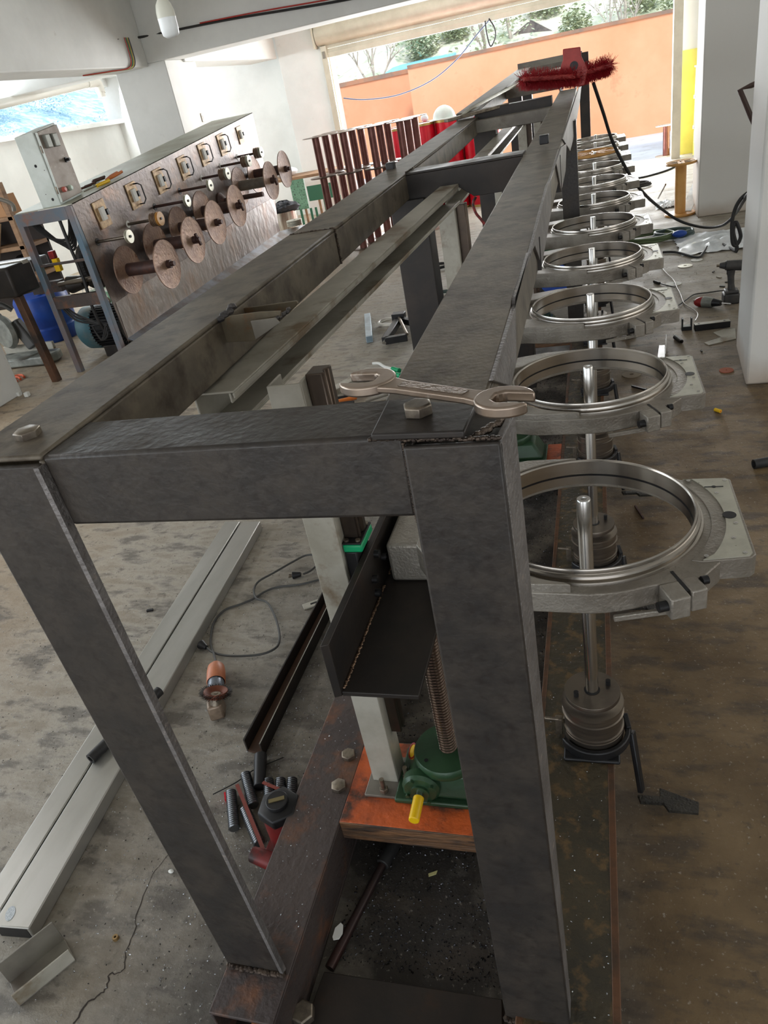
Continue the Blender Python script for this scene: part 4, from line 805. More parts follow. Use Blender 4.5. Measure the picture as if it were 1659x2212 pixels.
# switch plates
M_SWP = mat('ochre_switch_plate', (196, 164, 120), (150, 118, 84), 30, 0.5, 0.2)
SWP = [(520, 527, 0.13), (682, 433, 0.13), (817, 357, 0.13), (938, 290, 0.13), (1040, 222, 0.13), (1135, 172, 0.13), (1228, 122, 0.11)]
for k, (a, b, w) in enumerate(SWP):
    c = U(a / 2.37, 240 + b / 2.37, x=PX); w *= 1.25
    sl = (TR.z - TL.z) / (TR.y - TL.y)
    F_ = ((PX, c.y, c.z), (0, 1, sl), (0, -sl, 1), (1, 0, 0))
    g = MB().prism([(-w / 2, -w * 0.62), (w / 2, -w * 0.62), (w / 2, w * 0.62), (-w / 2, w * 0.62)], 0.001, 0.010, F_).build('switch_plate', M_SWP, sm, w=True, bevel=0.002)
    MB().prism([(-w * 0.22, -w * 0.28), (w * 0.12, -w * 0.28), (w * 0.12, w * 0.32), (-w * 0.22, w * 0.32)], 0.010, 0.032, F_).build('toggle', M_PAPER, g, w=False, bevel=0.003).location = -Vector(sm['_o'])
    MB().prism([(w * 0.2, -w * 0.12), (w * 0.38, -w * 0.12), (w * 0.38, w * 0.14), (w * 0.2, w * 0.14)], 0.010, 0.036, F_).build('button', M_BLACK, g, bevel=0.003).location = -Vector(sm['_o'])
    o_ = Vector(F_[0]); E1, E2, E3 = Vector(F_[1]), Vector(F_[2]), Vector(F_[3])
    if 0 < k < 6:
        MB().tube([o_ + E1 * a_ + E2 * b_ + E3 * c_ for a_, b_, c_ in ((w * 0.3, w * 0.5, 0.01), (w * 0.3, w * 0.5, 0.05), (w * 0.58, w * 0.35, 0.05), (w * 0.58, -w * 0.35, 0.05), (w * 0.3, -w * 0.5, 0.05), (w * 0.3, -w * 0.5, 0.01))], 0.006, 6).build('wire_guard', M_BLACK, g).location = -Vector(sm['_o'])
# guide pulleys
def at_y(px, py, y): return U(px, py, y=y)
PUL = [(500, 670, 670, 650, 1, 0), (655, 580, 825, 553, 3, 1), (793, 490, 965, 465, 1, 0), (920, 410, 1083, 390, 1, 0), (1033, 345, 1168, 320, 3, 1), (1130, 283, 1278, 255, 3, 1), (1215, 235, 1340, 208, 3, 1)]
for k, (a, b, c, d, n_, big) in enumerate(PUL):
    h = U(a / 2.37, 240 + b / 2.37, x=PX); q = U(c / 2.37, 240 + d / 2.37, y=h.y); q = Vector((q.x, h.y, h.z + 0.003))
    g = MB().tube([(PX - 0.02, h.y, h.z), q], 0.012, 10).build('guide_rod', M_RUSTD if k > 1 else M_TURN, sm, w=True)
    MB().lathe((PX, h.y, h.z), [(0, 0.0015), (0.030, 0.0015), (0.030, 0.003), (0, 0.003)], 20, (1, 0, 0)).build('rod_hole', M_PAPER if k not in (0, 2, 3) else M_BLACK, sm, w=True)
    r = 0.055 if big else 0.050
    for j in range(n_):
        x0 = q.x - 0.03 * j - 0.012
        pm = M_YELW if k == 1 else M_PLATE
        MB().lathe((x0, q.y, q.z), [(0, -0.012), (r, -0.012), (r, -0.008), (r - 0.012, -0.002), (r - 0.012, 0.002), (r, 0.008), (r, 0.012), (0, 0.012)], 28, (1, 0, 0)).build('grooved_pulley', mat('rusty_pulley', (126, 100, 82), (150, 130, 110), 20, 0.5, 0.4) if j else pm, sm, w=True)
    MB().cyl((q.x, q.y, q.z), (q.x + 0.008, q.y, q.z), 0.010, n=10).build('pulley_nut', M_BLACK, sm, w=True)
# spools
SPO = [(278, 583, 363, 567, 0), (338, 531, 422, 527, 1), (390, 493, 472, 489, 0), (439, 457, 517, 455, 1), (519, 402, 588, 397, 2), (551, 377, 616, 372, 0)]
sn = ['leftmost', 'second from the left', 'third from the left', 'fourth from the left', 'fifth from the left', 'rightmost']
SL = (TR.z - TL.z) / (TR.y - TL.y)
for k, (a, b, c, d, v) in enumerate(SPO):
    h = U(a, b, x=PX + 0.07); q = U(c, d, y=h.y); r = 0.19
    t = thing('steel_spool', 'rusty steel spool on the winding machine, ' + sn[k] + ' of six', 'spool', (h.x, h.y, h.z), 'rusty spools on the winding machine')
    L = 0.37
    dm = M_RUST
    def disc(x): return MB().lathe((x, 0, 0), [(0.03, -0.002), (r - 0.008, -0.002), (r, -0.006), (r, 0.004), (r - 0.008, 0.002), (0.03, 0.002)], 48, (1, 0, 0), closed=True)
    disc(0).build('flange', dm, t); disc(L).build('flange', dm, t)
    MB().lathe((0, 0, 0), [(0.052, 0.0), (0.052, L)], 32, (1, 0, 0)).build('barrel', M_RUSTD if v != 2 else M_GALVD, t)
    MB().cyl((L, 0, 0), (L + 0.035, 0, 0), 0.032, n=20).cyl((L + 0.03, 0, 0), (L + 0.065, 0, 0), 0.020, n=16).build('hub_nut', M_RUSTD, t)
    if v: MB().bar((L + 0.045, -0.02, 0.05), (L + 0.05, 0.02, -0.05), 0.02, 0.02).build('locking_pin', M_RUSTD, t)
    MB().cyl((-0.10 + 0.03, 0, 0), (0, 0, 0), 0.028, n=16).build('spindle_boss', M_RUSTD, t)
h = U(475, 435, x=PX)
t = thing('bare_spindle', 'bare rusty spindle without a spool between the fourth and fifth spools', 'spindle', (PX, h.y, h.z))
MB().lathe((0.001, 0, 0), [(0, 0), (0.085, 0), (0.085, 0.02), (0.05, 0.05), (0.03, 0.06), (0, 0.06)], 28, (1, 0, 0)).build('collar', M_RUSTD, t)
MB().cyl((0.05, 0, 0), (0.50, 0, 0), 0.024, n=16).build('rod', M_RUSTD, t)
# control cabinet on top
c0_ = U(98, 466, y=5.62); zt_ = TL.z + (c0_.y - yb) * SL
cb = thing('control_cabinet', 'white and grey electrical cabinet standing on the left end of the winding machine', 'cabinet', (-4.0, 5.28, TL.z))
z0 = TL.z; z1 = 1.80; xa, xb, ya, yz = -4.085, -3.915, 5.145, 5.44
zc = TL.z + (yz - yb) * SL
MB().hexa([(xa, ya, z0), (xb, ya, z0), (xb, yz, zc), (xa, yz, zc), (xa - 0.015, ya, z1 - 0.015), (xb - 0.015, ya, z1), (xb - 0.015, yz, z1 + 0.04), (xa - 0.015, yz, z1 + 0.03)]).build('cabinet_body', M_CABW, cb, w=True, bevel=0.006)
MB().hexa([(xb + 0.001, ya + 0.02, z0 + 0.02), (xb + 0.014, ya + 0.02, z0 + 0.02), (xb + 0.014, yz, zc + 0.02), (xb + 0.001, yz, zc + 0.02), (xb - 0.014, ya + 0.02, z1 - 0.01), (xb - 0.001, ya + 0.02, z1 - 0.01), (xb - 0.001, yz, z1 + 0.025), (xb - 0.014, yz, z1 + 0.025)]).build('cabinet_door', M_CABG, cb, w=True, bevel=0.003)
MB().box(xb + 0.002, xb + 0.018, ya + 0.004, ya + 0.014, z0 + 0.02, z1 - 0.01).build('door_edge_strip', M_CABW, cb, w=True, bevel=0.002)
for yy in (ya + 0.07, ya + 0.16):
    MB().box(xb - 0.004, xb + 0.028, yy, yy + 0.06, z1 - 0.12, z1 - 0.03).build('meter', M_GREY, cb, w=True, bevel=0.006)
for yy, mm in ((ya + 0.075, mat('red_button', (206, 110, 96), rough=0.4)), (ya + 0.155, mat('pale_green_button', (190, 206, 190), rough=0.4))):
    MB().lathe((xb + 0.008, yy, z0 + 0.10), [(0, 0.03), (0.014, 0.03), (0.014, 0.024), (0.019, 0.022), (0.019, 0)], 20, (1, 0, 0)).build('push_button', mm, cb, w=True)
MB().cyl((xb, ya + 0.24, z0 + 0.29), (xb + 0.045, ya + 0.24, z0 + 0.29), 0.010, n=12).cyl((xb, ya + 0.24, z0 + 0.29), (xb + 0.018, ya + 0.24, z0 + 0.29), 0.018, n=16).build('door_knob', M_BLACK, cb, w=True)
for zz in (z0 + 0.08, z0 + 0.36): MB().cyl((xb + 0.008, ya + 0.004, zz), (xb + 0.008, ya + 0.004, zz + 0.05), 0.007, n=8).build('hinge', M_BOLT, cb, w=True)
for (a, b, r) in ((77, 359, 0.011), (114, 431, 0.011), (96, 368, 0.003), (99, 420, 0.003)):
    q = U(a, b, y=ya - 0.0005); MB().cyl((q.x, ya + 0.002, q.z), (q.x, ya - 0.0015, q.z), r, n=16).build('knockout_hole', M_BLACK, cb, w=True)
# tools on the machine top
def topz(y): return TL.z + (y - yb) * SL
tp = U(200, 406, x=-4.02); y_ = 5.95
t = thing('screwdriver', 'yellow handled screwdriver lying on the winding machine beside the cabinet', 'screwdriver', (-3.88, 5.62, topz(5.62) + 0.002))
MB().cyl((0, 0, 0.014), (0.02, 0.16, 0.030), 0.014, n=12).build('handle', M_YEL, t, bevel=0.002)
MB().cyl((0, 0, 0.014), (-0.02, -0.16, -0.002), 0.004, n=8).build('blade', M_BOLT, t)
t = thing('pliers', 'orange handled pliers lying on the winding machine beside the cabinet', 'pliers', (-3.93, 5.85, topz(5.85) + 0.002))
MB().tube([(0, 0, 0.012), (0.02, 0.12, 0.028), (0.0, 0.26, 0.042)], 0.012, 8).build('handle', M_COPPER, t); MB().tube([(0, 0, 0.012), (-0.03, 0.12, 0.028), (-0.04, 0.25, 0.042)], 0.012, 8).build('handle', M_COPPER, t)
MB().bar((0.0, 0.02, 0.012), (0.0, -0.10, 0.002), 0.03, 0.015).build('pliers_head', M_BOLT, t, bevel=0.004)
r_ = random.Random(5)
for k in range(6):
    yy = 5.62 + 0.08 * k; a = r_.uniform(-0.6, 0.6); c_ = Vector((-4.08 + r_.uniform(-0.04, 0.04), yy, topz(yy) + 0.012)); d_ = Vector((math.sin(a) * 0.06, math.cos(a) * 0.06, SL * 0.06))
    solo(MB().cyl(c_ - d_, c_ + d_, 0.009, n=8), 'metal_offcut', M_RUSTD, 'small dark metal offcut on the winding machine top, ' + ('first', 'second', 'third', 'fourth', 'fifth', 'sixth')[k] + ' behind the cabinet', 'metal offcut', 'offcuts on the winding machine top')
cable('grey_conduit', [(-4.36, 5.16, TL.z + 0.02), (-4.36, 5.15, TL.z + 0.08), (-4.5, 5.1, TL.z + 0.16), (-4.7, 5.0, TL.z + 0.25), (-5.0, 4.9, TL.z + 0.3)], 0.016, M_GALVD, 'grey flexible conduit rising from the left end of the winding machine', 'conduit')
# electric motor under the machine
mo = thing('electric_motor', 'teal and black ribbed electric motor on the floor under the winding machine', 'motor', (-4.15, 5.62, 0.0))
cx_, cy_, cz_ = 0, 0, 0.24
MB().lathe((-0.36, 0, cz_), [(0, 0), (0.10, 0), (0.155, 0.02), (0.185, 0.06), (0.19, 0.18), (0.186, 0.20)], 40, (1, 0, 0)).build('fan_cowl', mat('dusty_teal_paint', (60, 104, 116), (150, 132, 108), 2.0, 0.5, 0.1, lo=0.45, hi=0.7), mo)
rb = MB().lathe((-0.17, 0, cz_), [(0, 0), (0.165, 0), (0.165, 0.30), (0, 0.30)], 40, (1, 0, 0))
rb.build('stator', M_BLACK, mo)
fins = MB()
for k in range(40):
    a = 2 * math.pi * k / 40; c_, s_ = math.cos(a), math.sin(a)
    fins.hexa([(-0.17, c_ * 0.16 - s_ * 0.004, cz_ + s_ * 0.16 + c_ * 0.004), (-0.17, c_ * 0.16 + s_ * 0.004, cz_ + s_ * 0.16 - c_ * 0.004), (0.12, c_ * 0.16 + s_ * 0.004, cz_ + s_ * 0.16 - c_ * 0.004), (0.12, c_ * 0.16 - s_ * 0.004, cz_ + s_ * 0.16 + c_ * 0.004),
               (-0.17, c_ * 0.19 - s_ * 0.004, cz_ + s_ * 0.19 + c_ * 0.004), (-0.17, c_ * 0.19 + s_ * 0.004, cz_ + s_ * 0.19 - c_ * 0.004), (0.12, c_ * 0.19 + s_ * 0.004, cz_ + s_ * 0.19 - c_ * 0.004), (0.12, c_ * 0.19 - s_ * 0.004, cz_ + s_ * 0.19 + c_ * 0.004)])
fins.build('cooling_fins', M_BLACK, mo, flat=True)
for yy in (-0.12, 0.12): MB().box(-0.12, 0.08, yy - 0.03, yy + 0.03, 0, 0.10).build('foot', M_MILLD, mo, bevel=0.004)
MB().lathe((-0.02, 0, cz_ + 0.19), [(0.018, -0.006), (0.030, -0.006), (0.030, 0.006), (0.018, 0.006)], 20, (0, 1, 0), closed=True).xf(Matrix.Translation((0, 0, 0.025))).build('lifting_eye', M_BOLT, mo)
# ------------------------------------------------------------------ dark bench, shelves, saw, barrel behind the machine
lp = U(130, 822, z=0)
bn = thing('welding_bench', 'dark steel bench with one rusty leg left of the winding machine', 'workbench', (lp.x - 0.5, lp.y, 0))
def L(mb, n, m=M_MILLD, **k): mb.build(n, m, bn, w=True, **k)
L(MB().hexa([(lp.x - 0.06, lp.y - 0.03, 0), (lp.x, lp.y - 0.03, 0), (lp.x, lp.y + 0.03, 0), (lp.x - 0.06, lp.y + 0.03, 0), (lp.x - 0.09, lp.y - 0.03, 0.72), (lp.x - 0.03, lp.y - 0.03, 0.72), (lp.x - 0.03, lp.y + 0.03, 0.72), (lp.x - 0.09, lp.y + 0.03, 0.72)]), 'leg', mat('dark_rusty_leg', (50, 44, 40), (110, 76, 54), 4, 0.5, 0.3), bevel=0.003)
L(MB().box(lp.x - 1.3, lp.x - 1.24, lp.y + 0.3, lp.y + 0.36, 0, 0.72), 'leg')
L(MB().box(lp.x - 0.30, lp.x - 0.02, lp.y - 0.05, lp.y + 0.25, 0.72, 0.95), 'motor_block', bevel=0.02)
L(MB().box(lp.x - 1.4, lp.x - 0.02, lp.y + 0.15, lp.y + 0.22, 0.93, 0.96), 'bench_edge', M_GALV, bevel=0.002)
L(MB().box(lp.x - 1.4, lp.x - 0.3, lp.y + 0.1, lp.y + 0.8, 0.80, 0.90), 'bench_body', bevel=0.01)
L(MB().box(lp.x - 0.3, lp.x + 0.0, lp.y + 0.45, lp.y + 0.52, 0.63, 0.72), 'side_beam', M_RUSTM)
rk = thing('wooden_rack', 'brown wooden storage rack by the left wall behind the bench', 'shelf', (-6.6, 6.9, 0))
for zz in (0.55, 0.85, 1.14): MB().box(-7.6, -5.75, 6.75, 7.15, zz, zz + 0.04).build('shelf_board', M_WOOD, rk, w=True, bevel=0.003)
for xx in (-7.6, -5.82): MB().box(xx, xx + 0.06, 6.75, 6.81, 0, 1.5).build('upright', M_WOOD, rk, w=True, bevel=0.003)
MB().box(-7.6, -5.75, 7.12, 7.15, 0.2, 1.14).build('back_board', mat('dark_rack_back', (54, 46, 42), rough=0.8), rk, w=True)
MB().bar((-6.3, 6.74, 0.55), (-5.95, 6.74, 1.14), 0.05, 0.03, up=(0, 1, 0)).build('diagonal_brace', mat('pale_brace', (176, 150, 116), rough=0.7), rk, w=True)
cbx = MB().prism([(0, 0), (0.34, 0), (0.32, 0.2), (0.2, 0.17), (0.1, 0.2), (0.02, 0.24)], 0, 0.25, ((-6.2, 7.05, 1.181), (1, 0, 0), (0, 0, 1), (0, -1, 0)))
solo(cbx, 'cardboard_box', mat('brown_cardboard', (166, 124, 86), rough=0.8), 'torn brown cardboard box on the top board of the wooden rack', 'box')
for k, (x, y, zz) in enumerate(((-6.6, 6.95, 0.891), (-6.35, 6.9, 0.891), (-6.0, 6.95, 0.591))):
    solo(MB().lathe((x, y, zz), [(0, 0), (0.09, 0), (0.09, 0.16), (0.05, 0.19), (0, 0.19)], 20), 'dark_canister', M_BLACK, ('dark canister on the middle board of the wooden rack, left one', 'dark canister on the middle board of the wooden rack, right one', 'dark canister on the lowest board of the wooden rack')[k], 'canister', 'canisters on the wooden rack')
solo(MB().lathe((-6.9, 6.95, 1.181), [(0, 0), (0.12, 0), (0.13, 0.3), (0.06, 0.42), (0, 0.42)], 24), 'white_jug', M_PLAST, 'white plastic jug standing on the top board of the wooden rack', 'jug')
bb = U(110, 720, y=6.25)
br_ = thing('blue_barrel', 'blue plastic barrel on the floor behind the bench leg', 'barrel', (-5.48, 6.35, 0))
MB().lathe((0, 0, 0), [(0, 0), (0.24, 0), (0.265, 0.03), (0.27, 0.14), (0.262, 0.15), (0.262, 0.17), (0.27, 0.18), (0.27, 0.42), (0.25, 0.46), (0.12, 0.475), (0, 0.475)], 40).build('barrel_body', M_BLUE, br_)
MB().cyl((0.1, -0.1, 0.47), (0.1, -0.1, 0.495), 0.035, n=20).build('bung', M_BLUE, br_, bevel=0.003)
sw_ = thing('mitre_saw', 'grey green mitre saw on the floor behind the bench', 'mitre saw', (-5.15, 5.50, 0))
MB().prism([(-0.32, -0.12), (0.30, -0.12), (0.34, 0.0), (0.30, 0.12), (0.10, 0.14), (0.08, 0.2), (-0.08, 0.2), (-0.1, 0.14), (-0.32, 0.12)], 0.01, 0.09).build('saw_base', M_GREY, sw_, bevel=0.015)
MB().lathe((0.0, -0.01, 0.09), [(0, 0), (0.15, 0), (0.15, 0.015), (0, 0.015)], 32).build('turntable', M_GREY, sw_)
MB().box(-0.28, 0.28, 0.06, 0.09, 0.10, 0.17).build('fence', M_GALV, sw_, bevel=0.004)
MB().lathe((-0.14, 0.02, 0.32), [(0, -0.04), (0.14, -0.035), (0.165, 0.0), (0.14, 0.035), (0, 0.04)], 36, (0.3, 1, 0)).build('blade_guard', M_GREY, sw_)
MB().bar((-0.02, 0.05, 0.40), (0.08, 0.06, 0.14), 0.09, 0.11).build('saw_arm', mat('dark_grey_saw_plastic', (84, 84, 82), rough=0.5), sw_, bevel=0.02)
MB().tube(smooth_path([(-0.12, 0.02, 0.46), (-0.14, 0.0, 0.54), (-0.04, 0.0, 0.57), (0.03, 0.03, 0.50)]), 0.022, 10).build('handle', mat('dark_grey_saw_plastic', (0, 0, 0)), sw_)
for k in range(3): cable('orange_extension_cord', [(-5.45, 4.95 + 0.05 * k, 0.012 + 0.01 * k), (-5.2, 4.9 + 0.05 * k, 0.012), (-5.0, 5.05 + 0.05 * k, 0.012), (-4.88, 4.98 + 0.05 * k, 0.012)], 0.010, mat('orange_cord_rubber', (230, 104, 60), rough=0.4), 'orange cord on the floor beside the mitre saw, ' + ('nearest', 'middle', 'farthest')[k] + ' strand', 'cable', 'orange cords beside the mitre saw')
cr_ = thing('green_crate', 'pale green plastic crate on the floor under the winding machine', 'crate', (-4.75, 6.7, 0))
M_LG = mat('pale_green_plastic', (146, 190, 156), rough=0.5)
g = MB()
for k in range(12):
    x = -0.3 + 0.6 * k / 11
    g.box(x - 0.012, x + 0.012, -0.22, -0.21, 0.0, 0.34).box(x - 0.012, x + 0.012, 0.21, 0.22, 0.0, 0.34)
g.build('slatted_sides', M_LG, cr_); MB().box(-0.31, 0.31, -0.22, 0.22, 0, 0.02).build('crate_floor', M_LG, cr_)
rim = MB().box(-0.32, 0.32, -0.23, -0.20, 0.34, 0.37).box(-0.32, 0.32, 0.20, 0.23, 0.34, 0.37).box(-0.32, -0.29, -0.23, 0.23, 0.34, 0.37).box(0.29, 0.32, -0.23, 0.23, 0.34, 0.37); rim.build('crate_rim', M_LG, cr_)
wbk = thing('wire_basket', 'white wire mesh basket stacked on the pale green crate', 'basket', (-4.8, 6.7, 0.372))
g = MB()
for k in range(16):
    x = -0.27 + 0.54 * k / 15; g.box(x - 0.002, x + 0.002, -0.2, -0.196, 0, 0.16).box(x - 0.002, x + 0.002, 0.196, 0.2, 0, 0.16).box(x - 0.002, x + 0.002, -0.2, 0.2, 0, 0.004)
for k in range(5): g.box(-0.27, 0.27, -0.2, -0.196, 0.04 * k, 0.04 * k + 0.004).box(-0.27, 0.27, 0.196, 0.2, 0.04 * k, 0.04 * k + 0.004)
g.build('wire_mesh', M_PAPER, wbk, flat=True)
for k, (a, b) in enumerate(((40, 850), (58, 851))):
    c = U(a, b, z=0.02); solo(MB().box(c.x - 0.018, c.x + 0.018, c.y - 0.018, c.y + 0.018, 0.0, 0.035), 'white_block', M_PAPER, ('small white plastic block on the floor against the left pillar, left one', 'small white plastic block on the floor at the corner of the left pillar')[k], 'block', bevel=0.003)
# ------------------------------------------------------------------ reels, drums, table by the gate
rl = []
def reel(): 
    t = thing('steel_reel', 'x', 'reel', (0, 0, 0), 'stacked rust brown steel reels before the gate')
    for z in (0.0, 0.424): MB().lathe((0, 0, z), [(0.02, 0), (0.150, 0), (0.155, 0.003), (0.150, 0.006), (0.02, 0.006)], 32, closed=True).build('flange', mat('grey_reel_flange', (150, 138, 128), (120, 100, 90), 8, 0.4, 0.5), t)
    MB().cyl((0, 0, 0.006), (0, 0, 0.424), 0.044, n=24, cap=False).build('tube', mat('red_brown_reel_tube', (122, 78, 72), (142, 98, 90), 5, 0.38, 0.5), t)
    return t
r0 = reel(); first = True
LV = ['bottom', 'middle', 'top']; RW = ['front', 'second', 'third', 'rear']; CN = ['first', 'second', 'third', 'fourth']
for lv in range(3):
    for rw in range(3):
        for cn in range(4):
            x = -3.12 + 0.34 * cn + (0, 0.02, 0.04)[rw]; y = 8.95 + 0.30 * rw; z = lv * 0.4305
            lab = 'brown steel reel, %s layer, %s from left in %s row of the stack' % (LV[lv], CN[cn], RW[rw])
            if first: r0.location = (x, y, z); r0['label'] = lab; first = False
            else: copy_tree(r0, (x, y, z), lab)
def drum():
    t = thing('red_drum', 'x', 'drum', (0, 0, 0), 'stacked red drums by the gate')
    MB().lathe((0, 0, 0), [(0, 0.004), (0.168, 0.004), (0.170, 0.02), (0.170, 0.55), (0.168, 0.566), (0, 0.566)], 40).build('drum_shell', M_DRUM, t)
    mb_ = mat('brass_drum_band', (196, 168, 104), rough=0.3, metal=0.7)
    for z in (0.0, 0.540): MB().lathe((0, 0, z), [(0.169, 0), (0.175, 0.002), (0.175, 0.028), (0.169, 0.03)], 40, closed=True).build('band', mb_, t)
    return t
d0 = drum(); first = True
for lv in range(2):
    for rw in range(2):
        for cn in range(4):
            x = -2.62 + 0.355 * cn + 0.12 * rw; y = 10.95 + 0.36 * rw; z = lv * 0.572
            lab = 'red drum with brass bands, %s layer, %s from left, %s row' % (('lower', 'upper')[lv], CN[cn], ('front', 'rear')[rw])
            if first: d0.location = (x, y, z); d0['label'] = lab; first = False
            else: copy_tree(d0, (x, y, z), lab)
c = U(958, 240, y=11.0)
t = thing('white_helmet', 'pale welding helmet shell lying on top of the red drums', 'helmet', (c.x, 11.0, 1.145))
MB().sphere((0, 0, 0.0), 0.14, 20, 10, (1.1, 0.9, 1.15), 0.0, math.pi / 2).build('helmet_shell', M_CABW, t); MB().hexa([(-0.18, -0.16, 0), (0.20, -0.16, 0), (0.18, 0.14, 0), (-0.16, 0.14, 0), (-0.17, -0.15, 0.012), (0.19, -0.15, 0.012), (0.17, 0.13, 0.012), (-0.15, 0.13, 0.012)]).build('brim', M_CABW, t)
c = U(917, 254, y=11.0); solo(MB().sphere((c.x, 11.0, 1.145 + 0.05), 0.05), 'glass_globe', M_PLAST, 'small pale round globe on top of the red drums left of the helmet', 'globe')
r_ = random.Random(11)
for k in range(7):
    a = r_.uniform(-0.5, 0.5); c_ = Vector((-2.55 + 0.17 * k, 10.92 + r_.uniform(-0.05, 0.2), 1.150)); d_ = Vector((math.cos(a) * 0.16, math.sin(a) * 0.16, 0))
    solo(MB().bar(c_ - d_, c_ + d_, 0.05, 0.008), 'metal_strip', M_GALV if k % 3 else M_COPPER, 'thin metal strip on the red drum lids, ' + ('first', 'second', 'third', 'fourth', 'fifth', 'sixth', 'seventh')[k] + ' from the left', 'metal strip', 'metal strips on the red drums')
# work table
ty = 11.9; tz = U(620, 382, y=ty).z; xl_ = U(572, 390, y=ty).x; xr_ = U(700, 370, y=ty).x
wt = thing('green_work_table', 'wood topped table with worn green perforated panels near the gate', 'table', ((xl_ + xr_) / 2, ty, 0))
MB().box(xl_, xr_ + 0.3, ty - 0.3, ty + 0.35, tz - 0.04, tz).build('wooden_top', M_WOOD, wt, w=True, bevel=0.004)
M_WGR = mat('worn_green_paint', (110, 150, 124), (84, 124, 98), 5, 0.6, c3=(50, 56, 50), scale3=40, lo3=0.56, hi3=0.6)
ga = U(625, 395, y=ty - 0.3); gb = U(668, 450, y=ty - 0.3)
MB().box(ga.x, gb.x, ty - 0.30, ty - 0.29, gb.z, tz - 0.04).build('side_panel', M_WGR, wt, w=True)
gc_ = U(690, 440, y=ty - 0.3); MB().box(gb.x + 0.03, gc_.x + 0.3, ty - 0.30, ty - 0.29, gb.z + 0.1, tz - 0.16).build('side_panel', mat('deep_green_paint', (44, 96, 70), rough=0.5), wt, w=True)
for k in range(9):
    x = ga.x + 0.07 + 0.085 * k; MB().box(x, x + 0.04, ty - 0.295, ty - 0.285, 0, gb.z + (0.0 if k < 4 else 0.12)).build('slat_leg', (mat('deep_green_paint', (0, 0, 0)), M_WOOD)[k % 3 == 1], wt, w=True)
solo(MB().sphere((xl_ + 0.38, ty, tz + 0.07), 0.12, 14, 8, (1.8, 1.0, 0.6)), 'plastic_bag', M_PLAST, 'crumpled clear plastic bag on the wooden table top', 'plastic bag')
bc = U(628, 500, y=10.9)
bk = thing('metal_bin', 'shiny metal bin behind the far end of the winding machine', 'bin', (bc.x - 0.05, 10.9, 0))
bt_ = U(620, 455, y=10.9).z
MB().lathe((0, 0, 0), [(0, 0), (0.20, 0), (0.21, bt_), (0.20, bt_), (0.19, 0.02), (0, 0.02)], 36).build('bin_body', mat('streaked_bin_steel', (190, 188, 182), (120, 100, 90), 4, 0.25, 0.8, stretch=(3, 3, 0.2)), bk)
cl = MB().sphere((bc.x - 0.02, 10.88, bt_ + 0.05), 0.2, 26, 14, (1.25, 0.9, 0.42))
r_ = random.Random(8)
cl.v = [v + Vector((r_.uniform(-1, 1), r_.uniform(-1, 1), r_.uniform(-1, 1))) * 0.022 for v in cl.v]
solo(cl, 'black_cloth', mat('black_cloth', (40, 42, 46), (60, 60, 64), 10, 0.8), 'crumpled black cloth draped over the shiny metal bin', 'cloth')
for k in range(5):
    c = U(648, 496, x=PX + 0.07); solo(MB().lathe((PX + 0.07, 9.25, BR.z + 0.02 + k * 0.014), [(0.02, 0), (0.10, 0), (0.10, 0.010), (0.02, 0.010)], 28, closed=True), 'metal_washer', M_PLATE, 'large pale washer on the drip tray, ' + ('bottom', 'second', 'third', 'fourth', 'top')[k] + ' of the stack', 'washer', 'stacked washers on the drip tray')
# ------------------------------------------------------------------ push broom head on the far end of the rails
bm = thing('broom_head', 'red bristled push broom head resting on the far part of the right rail', 'broom', (-0.16, 5.6, 1.38))
yb_ = 5.62
pc = U(1236, 150, y=yb_)
tri = [U(a, b, y=yb_) for a, b in ((1197, 188), (1216, 130), (1216, 106), (1254, 101), (1256, 122), (1270, 150), (1262, 185))]
MB().prism([(p.x, p.z) for p in tri], -0.02, 0.03, ((0, yb_, 0), (1, 0, 0), (0, 0, 1), (0, -1, 0))).build('handle_socket', M_BRBODY, bm, w=True, bevel=0.006)
hc = U(1240, 142, y=yb_ - 0.03); MB().lathe((hc.x, yb_ - 0.031, hc.z), [(0, 0), (0.026, 0), (0.026, 0.002), (0, 0.002)], 20, (0, -1, 0)).build('socket_hole', M_BLACK, bm, w=True)
L0 = U(1128, 180, y=5.46); L1 = U(1240, 165, y=5.60); L2 = U(1318, 140, y=5.72)
L0.z += 0.02; L1.z += 0.0
MB().bar(L0, L1, 0.07, 0.028).bar(L1, L2, 0.07, 0.028).build('broom_block', M_BRBODY, bm, w=True, bevel=0.006)
r_ = random.Random(4); br_mb = MB()
for k in range(7000):
    t_ = r_.random(); c_ = L0.lerp(L1, t_ * 2) if t_ < 0.5 else L1.lerp(L2, t_ * 2 - 1)
    dr = Vector((r_.gauss(0, 0.35), r_.gauss(0, 0.8), r_.gauss(-0.45, 0.7))).normalized(); b_ = c_ + dr * 0.012; ln = r_.uniform(0.040, 0.062); s_ = dr.cross(Vector((0.3, 0.9, 0.2))).normalized() * 0.0014
    tp_ = b_ + dr * ln
    if tp_.z < 1.385 and tp_.x < -0.10 and tp_.x > -0.26: tp_.z = 1.385
    br_mb.add([b_ - s_, b_ + s_, tp_ + s_ * 0.5, tp_ - s_ * 0.5], [(0, 1, 2, 3)])
br_mb.build('bristles', M_BRISTLE, bm, w=True, flat=True)['kind'] = 'stuff'
cable('rail_cable', [(-0.78, 4.95, 1.39), (-0.72, 5.15, 1.42), (-0.60, 6.2, 1.46), (-0.5, 6.8, 1.49), (-0.3, 6.9, 1.51), (-0.2, 6.5, 1.50), (-0.15, 6.0, 1.46)], 0.010, M_PLATE, 'pale cable lying over the far left rail towards the broom')
